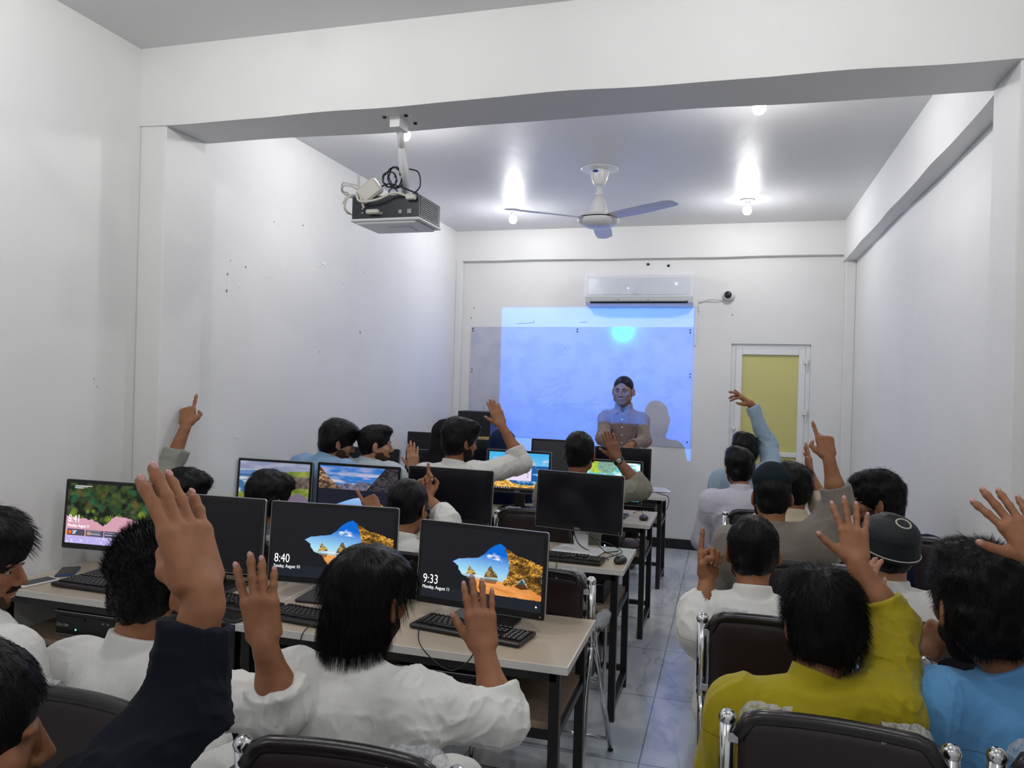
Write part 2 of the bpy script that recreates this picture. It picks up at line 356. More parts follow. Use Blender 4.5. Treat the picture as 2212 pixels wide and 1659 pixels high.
# ------------------------------------------------------------------ security camera and its cable duct
cx, cy, cz = pl(1575, 639, 1, YB)
cm = empty('security_camera', (cx, YB, cz), 0, 'white dome security camera on the far wall right of the air conditioner', 'security camera')
MB().lathe([(.060, 0), (.060, .02), (.055, .032), (.03, .036)], (0, 0, 0), 24, axis=(0, -1, 0)).build('mount', M['whitep'], cm)
MB().ell((-.004, -.052, .004), (.056, .050, .056)).build('ball', M['whitep'], cm)
MB().lathe([(.036, 0), (.036, .010), (.026, .016)], (-.010, -.086, 0), 20, axis=(-.2, -1, -.05)).build('lens_face', M['plastic'], cm)
p0, p1, p2 = pl(1563, 650, 1, YB-.01), pl(1535, 651, 1, YB-.012), pl(1509, 655, 1, YB-.01)
cb = MB(); cb.tube([p0, (p0+p1)/2+np.array([0, 0, -.006]), p1, (p1+p2)/2+np.array([0, 0, .012]), p2], .004, 6)
cb.tube([p0+np.array([0, 0, .008]), p1+np.array([0, 0, .025]), p2+np.array([0, 0, .01])], .003, 6)
tag(cb.build('camera_cable', M['whitep']), 'thin white cable running along the far wall from the dome security camera', 'cable')
p = pl(1504, 660, 1, YB); pb = pl(1502, 747, 1, YB)
tag(MB().box((p[0], YB-.008, (p[2]+pb[2])/2), (.018, .016, p[2]-pb[2])).box((p[0]+.03, YB-.01, p[2]-.03), (.012, .018, .06)).build('cable_duct', M['whitep']), 'narrow white vertical cable duct at the right edge of the whiteboard', 'cable duct')

# ------------------------------------------------------------------ ceiling lamps
LBL = ['lit white bulb on the ceiling left of the fan, near the far wall', 'lit white bulb on the ceiling right of the fan, near the far wall', 'lit bulb half hidden behind the cross beam at the right']
for k, (x, y) in enumerate(BULBS):
    lb = empty('ceiling_bulb', (x, y, ZC), 0, LBL[k] if k < 3 else 'lit white bulb on the ceiling hidden by the cross beam or behind the camera', 'light bulb', 'bulbs on the ceiling')
    MB().lathe([(.062, 0), (.062, -.008), (.045, -.016), (.026, -.018), (.026, -.050), (.024, -.052)][::-1], n=20).build('holder', M['whitep'], lb)
    bb = MB().lathe([(.005, -.131), (.022, -.127), (.033, -.114), (.037, -.098), (.034, -.080), (.030, -.066), (.027, -.060)], n=20)
    bb.build('bulb_globe', M['bulb'], lb)
    MB().lathe([(.027, -.060), (.024, -.052)], n=20).build('bulb_collar', M['whitep'], lb)
    L = bpy.data.lights.new('bulb_light', 'POINT'); L.energy = LAMP_W[k]; L.shadow_soft_size = .035; L.color = (1, .995, .985)
    L.use_nodes = True; nt = L.node_tree; em = nt.nodes['Emission']                        # LED bulbs throw little light up past their base
    tc = nt.nodes.new('ShaderNodeTexCoord'); sx = nt.nodes.new('ShaderNodeSeparateXYZ'); mr = nt.nodes.new('ShaderNodeMapRange')
    mr.inputs[1].default_value = .04; mr.inputs[2].default_value = .62; mr.inputs[3].default_value = 1; mr.inputs[4].default_value = .10
    nt.links.new(tc.outputs['Normal'], sx.inputs[0]); nt.links.new(sx.outputs[2], mr.inputs[0]); nt.links.new(mr.outputs[0], em.inputs['Strength'])
    lo = bpy.data.objects.new('bulb_light', L); COL.objects.link(lo); lo.location = (x, y, ZC-.17)

# ------------------------------------------------------------------ ceiling fan
fx, fy = -.979, 5.70
fan = empty('ceiling_fan', (fx, fy, ZC), 0, 'white three blade ceiling fan hanging from the far half of the ceiling', 'ceiling fan')
fan.scale = (1.06, 1.06, .80)
MB().lathe([(.135, 0), (.135, -.006), (.12, -.012), (.07, -.014)][::-1], n=32).build('ceiling_rose', M['whitep'], fan)
MB().lathe([(.068, -.014), (.068, -.03), (.060, -.09), (.045, -.14), (.034, -.155), (.02, -.158)][::-1], n=28).build('canopy', M['whitep'], fan)
MB().ell((-.02, -.066, -.04), (.022, .004, .014)).build('badge', M['blue'], fan)
MB().tube([(0, 0, -.15), (0, 0, -.27)], .019, 14).build('down_rod', M['whitep'], fan)
MB().lathe([(.022, -.26), (.03, -.265), (.045, -.30), (.058, -.36), (.064, -.41), (.064, -.425), (.05, -.43)][::-1], n=28).build('lower_canopy', M['whitep'], fan)
MB().lathe([(.06, -.425), (.09, -.432), (.13, -.445), (.145, -.46), (.146, -.468)][::-1], n=32).build('motor_top', M['whitep'], fan)
MB().lathe([(.148, -.467), (.148, -.478)][::-1], n=32).build('motor_band', M['plastic'], fan)
MB().lathe([(.148, -.478), (.150, -.49), (.13, -.525), (.09, -.55), (.04, -.562), (.01, -.564)][::-1], n=32).build('motor_bowl', M['whitep'], fan)
for k, ang in enumerate((215, 323, 95)):
    bm_ = MB(); L0, L1 = .13, .72; n = 12; rows = []
    for i in range(n+1):
        t = i/n; r_ = L0+(L1-L0)*t; wd = .055+.012*math.sin(t*3)-(.018 if i == n else 0); tw = R(-13+3*t)
        for s_ in (-1, -.15, 1):
            yv = s_*wd; rows.append((r_-(abs(s_)*.012 if i == n else 0), yv*math.cos(tw), yv*math.sin(tw)-.006*(s_ == -.15)-.47))
    for i in range(n+1):
        for j in range(3):
            x, y, z = rows[i*3+j]; bm_.v.append((x, y, z))
    for i in range(n+1):
        for j in range(3): x, y, z = rows[i*3+j]; bm_.v.append((x, y, z-.003))
    o = 3*(n+1)
    for i in range(n):
        for j in range(2):
            a = i*3+j; bm_.f += [(a, a+3, a+4, a+1), (o+a, o+a+1, o+a+4, o+a+3)]; bm_.m += [0, 0]; bm_.sm += [False]*2
        a = i*3; bm_.f += [(a, o+a, o+a+3, a+3), (a+2, a+5, o+a+5, o+a+2)]; bm_.m += [0, 0]; bm_.sm += [False]*2
    a = n*3; bm_.f += [(a, o+a, o+a+1, a+1), (a+1, o+a+1, o+a+2, a+2)]; bm_.m += [0, 0]; bm_.sm += [False]*2
    bm_.build('blade', mat('fan_blade', (.72, .72, .74), .35) if k == 0 else bpy.data.materials['fan_blade'], fan, rot=(0, 0, R(ang)))

# ------------------------------------------------------------------ projector
pj = np.array([-1.68, 3.62, 2.455])
px_ = empty('projector', tuple(pj), R(-1), 'black and white projector hanging from the cross beam with loops of cable on top', 'projector')
MB().prism(rrect(.37, .115, .006, 2, 0, .057), -.13, .14).build('housing', mat('projector_black', (.008, .014, .020), .35), px_)
MB().box((0, .005, -.006), (.385, .285, .014), bev=.005).box((0, .0, -.018), (.33, .25, .014), bev=.006).box((.03, .02, -.027), (.12, .1, .004)).build('base_cover', M['upvc'], px_)
vg = MB()
for i in range(9):
    for j in range(12): vg.box((.187, -.105+j*.0195, .018+i*.0105), (.004, .014, .005))
vg.build('vent_grille', M['grey'], px_)
pt = MB()
pt.box((.085, -.132, .03), (.018, .006, .018)).box((.135, -.132, .03), (.022, .006, .022)).box((-.03, -.132, .025), (.035, .006, .012)); pt.ell((-.125, -.133, .05), (.006, .004, .006), n=8, m=5); pt.ell((-.125, -.133, .03), (.006, .004, .006), n=8, m=5)
pt.build('ports', M['grey'], px_)
MB().lathe([(.045, 0), (.045, .03), (.035, .03), (.030, .012)], (.05, .139, .06), 24, axis=(0, 1, 0)).build('lens', M['plastic'], px_)
pd = empty('projector_mount', (-1.54, 3.33, 2.895), 0, 'white telescopic ceiling bracket holding the projector under the cross beam', 'bracket')
MB().box((0, 0, -.006), (.16, .16, .008), bev=.003).box((0, -.01, -.035), (.05, .10, .055)).build('top_plate', M['whitep'], pd)
bl_ = MB()
for sx in (-.055, .055):
    for sy in (-.055, .055): bl_.lathe([(.010, 0), (.009, .008)], (sx, sy, -.010), 6, axis=(0, 0, -1))
bl_.build('bolts', M['plastic'], pd)
e_ = np.array([pj[0]+.06, pj[1]-.02, pj[2]+.13])-np.array([-1.54, 3.33, 2.895])
s_ = np.array([0, 0, -.05])
MB().tube([s_, s_+(e_-s_)*.3], .017, 4).tube([s_+(e_-s_)*.26, s_+(e_-s_)*.95], .022, 4).build('telescopic_pole', M['whitep'], pd)
MB().box(e_+np.array([0, 0, -.01]), (.06, .06, .05), bev=.004).tube([e_, e_+np.array([-.10, .10, -.02])], .009, 6).tube([e_, e_+np.array([.11, .10, -.02])], .009, 6).tube([e_, e_+np.array([.08, -.10, -.02])], .009, 6).tube([e_, e_+np.array([-.10, -.08, -.02])], .009, 6).build('cradle', M['whitep'], pd)
def loop(mb, c, r, rz=0, tilt=0, n=22, rad=.004, turns=1, jit=.0):
    pts = []
    for i in range(int(n*turns)+1):
        a = 2*math.pi*i/n; x, z = r*math.cos(a), r*1.1*math.sin(a)
        p = Vector((x, i*.0006, z)); p.rotate(Matrix.Rotation(tilt, 3, 'X')); p.rotate(Matrix.Rotation(rz, 3, 'Z')); pts.append(np.array(c)+np.array(p)+rng.normal(0, jit, 3))
    mb.tube(pts, rad, 6)
def spline(mb, pts, r, n=6, mi=0, sub=8, sides=7):
    P = [np.array(p, float) for p in pts]; P = [2*P[0]-P[1]]+P+[2*P[-1]-P[-2]]; out = []
    for i in range(1, len(P)-2):
        for k in range(sub):
            t = k/sub; a, b_, c, d = P[i-1:i+3]
            out.append(.5*((2*b_)+(c-a)*t+(2*a-5*b_+4*c-d)*t*t+(-a+3*b_-3*c+d)*t**3))
    out.append(P[-2]); mb.tube(out, r, sides, mi)
bc = MB(); B0 = pj+np.array([.03, -.1, .16])
loop(bc, B0+np.array([-.03, 0, .045]), .035, .2, .1, turns=2, jit=.002); loop(bc, B0+np.array([0, -.01, .05]), .045, -.3, .2, turns=2, jit=.002)
loop(bc, B0+np.array([0, -.01, -.03]), .022, .4, .1, turns=1)
spline(bc, [B0+np.array([-.09, 0, 0]), B0+np.array([-.03, 0, .02]), B0+np.array([.04, 0, .0]), B0+np.array([.12, .03, -.03])], .004)
spline(bc, [B0+np.array([.08, 0, .09]), B0+np.array([.13, 0, .07]), B0+np.array([.14, 0, .0]), B0+np.array([.10, .0, -.04])], .004)
tag(bc.build('black_cable_bundle', M['plastic']), 'looped bundle of black cable tied to the projector bracket', 'cable')
wc = MB()
spline(wc, [pj+np.array([.13, -.155, .10]), pj+np.array([.06, -.17, .115]), pj+np.array([-.03, -.17, .085]), pj+np.array([-.12, -.17, .08]), pj+np.array([-.15, -.16, .12])], .0065)
loop(wc, pj+np.array([-.20, -.12, .14]), .05, .1, 1.2, rad=.004, turns=1.8, jit=.002); loop(wc, pj+np.array([-.19, -.1, .08]), .045, .9, .2, rad=.004, turns=2.5, jit=.002)
spline(wc, [pj+np.array([-.15, -.14, .22]), pj+np.array([-.14, -.15, .15]), pj+np.array([-.12, -.16, .09]), pj+np.array([-.11, -.15, .05])], .006)
wc.box(pj+np.array([.145, -.15, .095]), (.05, .03, .025), bev=.005).box(pj+np.array([-.06, -.15, .03]), (.07, .03, .022), bev=.006)
tag(wc.build('ivory_cable_bundle', M['offwhite']), 'ivory power and video cables looped at the left of the projector', 'cable')
ad = MB().box((0, 0, 0), (.085, .05, .12), bev=.01); tag(ad.build('power_adapter', M['offwhite'], loc=tuple(pj+np.array([-.09, -.13, .14])), rot=(R(10), R(52), R(15))), 'ivory power adapter leaning on the projector among its cables', 'power adapter')
# the projector's own light: a spot whose gel is a sharp rectangle
lpos = np.array([-1.62, 3.80, 2.51])
tgt = np.array([-1.36, YB, 1.71])
def projector_light():
    L = bpy.data.lights.new('projector_beam', 'SPOT'); L.energy = 1000; L.spot_size = R(60); L.spot_blend = 0; L.shadow_soft_size = .012; L.color = (1, 1, 1)
    o = bpy.data.objects.new('projector_beam', L); COL.objects.link(o); o.location = lpos
    d = Vector((0, 1, 0)); o.rotation_euler = (R(90), 0, 0)       # looks straight along +Y; the rectangle is shifted like a real lens shift
    L.use_nodes = True; nt = L.node_tree; N = nt.nodes.new; K = nt.links.new; em = nt.nodes['Emission']
    tc = N('ShaderNodeTexCoord'); sx = N('ShaderNodeSeparateXYZ'); K(tc.outputs['Normal'], sx.inputs[0])
    def mth(op, a, b=None, c=None):
        m_ = N('ShaderNodeMath'); m_.operation = op
        for i, v in enumerate((a, b, c)):
            if v is None: continue
            if isinstance(v, (int, float)): m_.inputs[i].default_value = v
            else: K(v, m_.inputs[i])
        return m_.outputs[0]
    D = YB-lpos[1]
    az = mth('ABSOLUTE', sx.outputs[2]); gx = mth('DIVIDE', sx.outputs[0], az); gz = mth('DIVIDE', sx.outputs[1], az)
    u = mth('ADD', lpos[0], mth('MULTIPLY', gx, D)); v = mth('ADD', lpos[2], mth('MULTIPLY', gz, D))
    def win(t, a, b, s):
        m1 = N('ShaderNodeMapRange'); m1.inputs[1].default_value = a-s; m1.inputs[2].default_value = a+s; K(t, m1.inputs[0])
        m2 = N('ShaderNodeMapRange'); m2.inputs[1].default_value = b-s; m2.inputs[2].default_value = b+s; m2.inputs[3].default_value = 1; m2.inputs[4].default_value = 0; K(t, m2.inputs[0])
        return mth('MULTIPLY', m1.outputs[0], m2.outputs[0])
    k = mth('MULTIPLY', win(u, -2.385, -.347, .008), win(v, .90, 2.455, .008))
    em.inputs['Color'].default_value = (.0, .20, 1, 1); K(k, em.inputs['Strength'])
    return o
projector_light()

# ------------------------------------------------------------------ desks
def make_desk(x0, x1, yf, depth, label, rz=0):
    wd = x1-x0; d = empty('computer_desk', (x0, yf, 0), rz, label, 'desk', 'rows of computer desks')
    MB().box((wd/2, depth/2, .737), (wd, depth, .022), bev=.002).build('tabletop', M['lam'], d)
    MB().box((wd/2, -.0015, .7365), (wd, .005, .025)).box((wd-.001, depth/2, .7365), (.005, depth, .025)).box((.001, depth/2, .7365), (.005, depth, .025)).build('edge_strip', M['edge'], d)
    s_ = .034; zt = .708
    for x in (.035, wd-.045):
        for y in (.03, depth-.04): MB().box((x, y+.0, zt/2+.008), (s_, s_, zt+.016)).build('leg', M['steel'], d)
    fr_ = MB()
    for y in (.03, depth-.04): fr_.box((wd/2, y, zt), (wd-.08, s_, s_))
    for x in (.035, wd-.045): fr_.box((x, depth/2, zt), (s_-.004, depth-.08, s_)).box((x, depth/2, .07), (s_-.004, depth-.08, s_-.006)).box((x, depth/2, .515), (s_-.004, depth-.08, s_-.006))
    fr_.box((wd/2, depth-.04, .10), (wd-.08, s_-.006, s_-.006)).box((wd/2, .03, .515), (wd-.08, s_-.006, s_-.006)).box((wd/2, depth-.04, .515), (wd-.08, s_-.006, s_-.006))
    fr_.build('frame', M['steel'], d)
    MB().box((wd/2, depth/2, .541), (wd-.09, depth-.05, .022)).build('lower_shelf', M['shelf'], d)
    return d
DY = [2.37, 3.70, 4.97, 6.25]; DD = [.52, .52, .55, .50]
rows = ['front', 'second', 'third', 'fourth']
for k in range(4):
    make_desk(-2.885, -1.70, DY[k]+.06, DD[k], 'pale topped steel desk against the left wall, %s row' % rows[k], R(-1))
    make_desk(-1.69, -.465, DY[k]+.0, DD[k], 'pale topped steel desk beside the aisle, %s row' % rows[k])

# ------------------------------------------------------------------ wallpapers painted as vertex colours of the lit screens
def vnoise(x, y, s=0):
    xi, yi = np.floor(x).astype(int), np.floor(y).astype(int); fx_, fy_ = x-xi, y-yi
    fx_ = fx_*fx_*(3-2*fx_); fy_ = fy_*fy_*(3-2*fy_)
    def h(a, b):
        n_ = (a*374761393+b*668265263+s*974634777) & 0xffffffff; n_ = ((n_ ^ (n_ >> 13))*1274126177) & 0xffffffff; return ((n_ ^ (n_ >> 16)) & 0xffff)/65535.
    return (h(xi, yi)*(1-fx_)+h(xi+1, yi)*fx_)*(1-fy_)+(h(xi, yi+1)*(1-fx_)+h(xi+1, yi+1)*fx_)*fy_
def fbm(x, y, s=0, o=4): return sum(vnoise(x*2**k, y*2**k, s+k)*.5**k for k in range(o))/sum(.5**k for k in range(o))
def inpoly(x, y, P):
    r_ = np.zeros(x.shape, bool); n_ = len(P)
    for i in range(n_):
        (x1, y1), (x2, y2) = P[i], P[(i+1) % n_]
        if y1 == y2: continue
        c_ = ((y1 > y) != (y2 > y)) & (x < (x2-x1)*(y-y1)/(y2-y1)+x1); r_ ^= c_
    return r_
def mixc(a, b, t): return a*(1-t[..., None])+np.array(b)*t[..., None]
def paint(kind, u, v):
    c = np.zeros(u.shape+(3,)); g = lambda col: np.broadcast_to(np.array(col, float), c.shape).copy()
    if kind == 'cave':
        c = g((.009, .0095, .012))
        hole = [(.27, .53), (.32, .58), (.40, .60), (.48, .62), (.53, .68), (.57, .76), (.62, .82), (.66, .845), (.70, .80), (.74, .76), (.80, .70), (.88, .645), (1, .59), (1, .155), (.50, .155), (.46, .23), (.42, .32), (.35, .37), (.32, .43), (.32, .48)]
        jx = (fbm(u*30, v*30, 3)-.5)*.012; m_ = inpoly(u+jx, v+jx, hole)
        sky = mixc(g((.36, .70, .88)), (.0, .13, .60), np.clip(((v-.40)/.42+(u-.5)*.35)*1.35, 0, 1))
        cl = np.clip((fbm(u*14, v*20, 9)-.60)*6, 0, 1)*np.clip(1-np.abs((v-.70)+(u-.55)*.9)/.09, 0, 1); sky = mixc(sky, (.95, .97, 1), cl)
        sea = mixc(g((.35, .58, .68)), (.75, .80, .82), np.clip((fbm(u*8, v*90, 2)-.45)*3, 0, 1))
        sand = mixc(g((.62, .21, .035)), (.85, .38, .12), np.clip(fbm(u*6, v*26+u*9, 5)*1.8-.5, 0, 1))
        sand = mixc(sand, (.35, .62, .72), np.clip((v-.325)/.03, 0, 1)*.8)
        pic = np.where((v > .405)[..., None], sky, np.where((v > .345)[..., None], sea, sand))
        for P_, dk in (([(.385, .385), (.40, .43), (.405, .49), (.415, .505), (.43, .46), (.455, .445), (.465, .39)], 0), ([(.535, .375), (.55, .44), (.575, .515), (.59, .53), (.61, .47), (.635, .44), (.65, .385), (.60, .37)], 1)):
            mm = inpoly(u+jx*.6, v+jx*.6, P_); rk = mixc(g((.10, .06, .04)), (.75, .50, .10), np.clip(fbm(u*40, v*40, 7)*2.4-.9, 0, 1)); pic = np.where(mm[..., None], rk, pic)
            ref = inpoly(u, .74-v*1.0, P_) & (v < .36) & (v > .30); pic = np.where(ref[..., None], pic*.35, pic)
        col = [(.665, .86), (.70, .80), (.715, .72), (.735, .60), (.74, .50), (.72, .40), (.69, .33), (.70, .29), (.76, .29), (.80, .335), (.85, .42), (.90, .30), (1, .22), (1.0, .62), (.86, .68)]
        mm = inpoly(u+jx*1.5, v+jx*1.5, col); tx = fbm(u*60, v*60, 1); tx2 = fbm(u*9+v*3, v*9, 4)
        rk = mixc(g((.06, .02, .008)), (.90, .46, .06), np.clip(fbm(u*110, v*110, 1, 3)*2.4-.7, 0, 1)*np.clip(tx2*2.0-.15, .15, 1)); rk = rk*np.clip(fbm(u*14+v*8, v*20-u*6, 12)*2.8-.75, .25, 1.05)[..., None]
        pic = np.where(mm[..., None], rk, pic)
        dk = inpoly(u, v, [(.785, .30), (.82, .36), (.845, .41), (.88, .32), (.90, .29), (.84, .27)]); pic = np.where(dk[..., None], pic*.12, pic)
        c = np.where(m_[..., None] | (mm & (v > .5) & (v < .70))[..., None], pic, c)
        c = np.where((v < .155)[..., None], g((.012, .015, .021)), c)
    elif kind == 'forest':
        c = mixc(g((.008, .016, .010)), (.10, .15, .05), np.clip(fbm(u*18, v*12, 3)*2.2-.75, 0, 1))
        r2 = np.random.default_rng(5)
        for k in range(80):
            cx_, cy_ = r2.uniform(.02, 1), r2.uniform(.42, .98); 
            if cy_ < .5: cx_ = r2.choice([.05, .15, .33, .43, .6, .8])+r2.normal(0, .03)
            rad = r2.uniform(.022, .050); dx, dy = u-cx_, (v-cy_)*.6; rr = np.hypot(dx, dy); an = np.arctan2(dy, dx); 
            st_ = np.abs(np.sin(an*5+k)); mk = rr < rad*(.12+.88*st_**2); co = [(.015, .09, .03), (.02, .20, .09), (.06, .10, .02), (.20, .13, .03), (.03, .07, .02), (.10, .15, .02)][k % 6] if cy_ > .56 else (.28, .42, .04)
            c = np.where(mk[..., None], np.array(co)*(.35+st_[..., None]*.75), c)
        c = c*.62
        edge = .46-.05*np.sin(u*9)+.16*np.exp(-((u-.42)/.09)**2)*-1+(fbm(u*20, v*0, 8)-.5)*.06
        pk = mixc(g((.62, .33, .42)), (.80, .30, .10), np.clip((fbm(u*3, v*7, 2)-.5)*6, 0, 1)*np.clip((.36-v)/.06, 0, 1)); pk = mixc(pk, (.45, .42, .85), np.clip((.15-v)/.04, 0, 1)*.9)
        pk = mixc(pk, (.85, .86, .95), np.clip((fbm(u*40, v*40, 6)-.6)*5, 0, 1)*(v < .11))
        c = np.where((v < edge)[..., None], np.where((fbm(u*22, v*22, 14)*np.clip(1-(edge-v)/.05, 0, 1) > .45)[..., None], c, pk), c)
        for x0, x1 in ((.02, .215), (.225, .42), (.43, .625)): c = np.where(((u > x0) & (u < x1) & (v > .13) & (v < .235))[..., None], g((.07, .07, .12)), c)
        c = np.where((np.hypot(u-.05, (v-.18)*.6) < .018)[..., None], g((.9, .12, .02)), c)
        c = np.where(((u > .24) & (u < .28) & (v > .15) & (v < .2))[..., None], g((.5, .3, .25)), c)
        for k, (x0, x1) in enumerate(((.24, .40), (.28, .38), (.28, .39), (.44, .56), (.44, .60))): c = np.where(((u > x0) & (u < x1) & (np.abs(v-(.222, .19, .165, .21, .17)[k]) < .004))[..., None], g((.6, .6, .65)), c)
        for k in range(3): c = np.where(((u > .07) & (u < .26-.05*k) & (np.abs(v-.955+k*.018) < .004))[..., None], g((.75, .75, .75)), c)
    elif kind == 'lake':
        sk = mixc(g((.03, .20, .62)), (.62, .60, .75), np.clip((fbm(u*5, v*18, 3)-.42)*4, 0, 1)*np.clip((1-v)/.3+.3, 0, 1)); c = sk*.8
        f = lambda k, x: (fbm(x*26, x*0+k, k)-.5)*.04
        far = .60+.10*np.exp(-((u-.58)/.09)**2)+.06*np.exp(-((u-.38)/.05)**2)+.03*np.sin(u*40)*.3+f(2, u)
        c = np.where((v < far)[..., None], mixc(g((.06, .07, .12)), (.22, .20, .24), np.clip(fbm(u*30, v*20, 6)*2-.6, 0, 1)), c)
        lf = 1.06-.75*np.clip(u/.42, 0, 1)**.9+f(4, u); lf = np.maximum(lf*.9+.03, .50)
        lm = (v < lf) & (u < .48); c = np.where(lm[..., None], mixc(g((.05, .03, .02)), (.60, .36, .20), np.clip(fbm(u*34, v*34, 8)*2.6-.95, 0, 1)*np.clip((v-.5)*3+.25, 0, 1)), c)
        rt = .48+.6*np.clip((u-.60)/.28, 0, 1)+f(5, u); c = np.where(((v < rt) & (u > .55))[..., None], mixc(g((.012, .012, .016)), (.07, .06, .07), np.clip(fbm(u*30, v*30, 9)*2-.7, 0, 1)), c)
        c = np.where((v < .50)[..., None], g((.010, .012, .022)), c)
        rf = .50-.02-(.30*np.abs(u-.53)/.30); c = np.where(((v < .34-.9*np.abs(u-.52)**1.3) & (np.abs(u-.52) < .33))[..., None], mixc(g((.05, .20, .62)), (.40, .60, .85), np.clip(v*2.2, 0, 1)), c)
        c = np.where(((v < .14+.12*fbm(u*15, v*0, 3)) & (u > .68) | (v < .10) & (u < .2))[..., None], mixc(g((.10, .12, .02)), (.50, .42, .10), np.clip(fbm(u*50, v*50, 9)*2-.5, 0, 1)), c)
    elif kind == 'coast':
        c = mixc(g((.22, .24, .36)), (.40, .42, .50), np.clip((fbm(u*3, v*9, 3)-.35)*3, 0, 1)); c = np.where((v < .78+.02*np.sin(u*7))[..., None], g((.12, .20, .42)), c)
        c = np.where((v < .70)[..., None], mixc(g((.04, .13, .28)), (.45, .52, .60), np.clip((fbm(u*7, v*16, 5)-.58)*6, 0, 1)), c)
        hl = .70-.30*np.clip((.72-u)/.6, 0, 1)+(fbm(u*12, v*0, 4)-.5)*.06; gr = mixc(g((.10, .16, .02)), (.26, .30, .06), np.clip(fbm(u*12, v*12, 2)*2-.5, 0, 1))
        c = np.where(((v < .84-.1*(1-u)) & (u > .64))[..., None], gr, c); c = np.where(((v < .70) & (v > .45) & (u > .70))[..., None], mixc(g((.05, .035, .03)), (.20, .15, .12), np.clip(fbm(u*24, v*14, 7)*2-.5, 0, 1)), c)
        c = np.where(((v < .45) & (u > .60))[..., None], gr, c); c = np.where((v < .40-1.2*np.abs(u-.86)**1.2-.06)[..., None], g((.16, .13, .19)), c)
        c = np.where(((v < .30) & (u < .5))[..., None], gr, c)
    elif kind == 'bigsur':
        c = mixc(g((.30, .62, .85)), (.05, .40, .75), v); c = mixc(c, (.9, .75, .85), np.clip((fbm(u*6, v*14, 3)-.5)*5, 0, 1)*np.clip(1-np.abs(v-.75)/.12, 0, 1))
        c = np.where((v < .66)[..., None], mixc(g((.01, .09, .30)), (.25, .55, .72), np.clip((fbm(u*14, v*14, 5)-.55)*5, 0, 1)), c)
        rk = mixc(g((.30, .12, .03)), (.95, .60, .12), np.clip(fbm(u*24, v*30, 8)*2.2-.5, 0, 1))
        c = np.where(((v < 1.0-1.3*np.abs(u-.28)-.08) & (v > .62))[..., None], rk, c)
        c = np.where((v < .22+.12*np.sin(u*7+.5)+(fbm(u*8, v*8, 2)-.5)*.1)[..., None], rk, c); c = np.where(((v < .45) & (u < .35))[..., None], rk, c)
        c = np.where(((u > .22) & (u < .72) & (v > .24) & (v < .70))[..., None], g((.76, .66, .84)), c)
        for k in range(6): c = np.where(((np.abs(u-.66) < .012) & (np.abs(v-.34-.05*k) < .012))[..., None], g((.25, .3, .55)), c)
        c = np.where((v < .045)[..., None], g((.05, .035, .03)), c)
        for k in range(7): c = np.where(((np.abs(u-.10-.045*k) < .010) & (np.abs(v-.022) < .012))[..., None], g(((.8, .8, .9), (.3, .7, .9), (.9, .3, .4))[k % 3]), c)
    elif kind == 'aqua':
        c = mixc(g((.10, .55, .60)), (.80, .92, .94), np.clip((fbm(u*9, v*9, 3)-.38)*4, 0, 1))
        for cx_, co in ((.30, (.40, .55, .06)), (.47, (.20, .36, .28))): c = np.where((np.hypot((u-cx_)*1.1, (v-.88)*.9) < .17)[..., None], np.array(co)*(.5+fbm(u*40, v*40, 8)[..., None]), c)
        c = np.where((v < .04)[..., None], g((.03, .2, .22)), c)
    return np.clip(c, 0, 1)
SCR_E = {}
def screen_mat():
    m = bpy.data.materials.new('lit_screen'); m.use_nodes = True; nt = m.node_tree; b = nt.nodes['Principled BSDF']
    a = nt.nodes.new('ShaderNodeVertexColor'); a.layer_name = 'picture'; nt.links.new(a.outputs[0], b.inputs['Emission Color'])
    b.inputs['Emission Strength'].default_value = 1.05; b.inputs['Base Color'].default_value = (.008, .008, .01, 1); b.inputs['Roughness'].default_value = .4; b.inputs['Specular IOR Level'].default_value = .12
    return m
M['lit'] = screen_mat()
def screen(kind, w_, h_, parent, z0, y=-.0165, res=1.0):
    nx, ny = int(320*res), int(190*res); xs, zs = np.linspace(0, 1, nx+1), np.linspace(0, 1, ny+1); U, V = np.meshgrid(xs, zs)
    co = np.stack([(U-.5)*w_, np.full_like(U, y), z0+V*h_], -1).reshape(-1, 3)
    me = bpy.data.meshes.new('lit_display'); me.vertices.add(len(co)); me.vertices.foreach_set('co', co.ravel())
    i = (np.arange(ny)[:, None]*(nx+1)+np.arange(nx)[None]).ravel(); q_ = np.stack([i, i+1, i+nx+2, i+nx+1], -1)
    me.loops.add(q_.size); me.loops.foreach_set('vertex_index', q_.ravel().astype(np.int32)); me.polygons.add(len(q_)); me.polygons.foreach_set('loop_start', (np.arange(len(q_))*4).astype(np.int32)); me.update(calc_edges=True)
    col = np.ones((len(co), 4), np.float32); col[:, :3] = paint(kind, U, V).reshape(-1, 3)
    at_ = me.color_attributes.new('picture', 'FLOAT_COLOR', 'POINT'); at_.data.foreach_set('color', col.ravel())
    me.materials.append(M['lit']); return link('lit_display', me, parent)

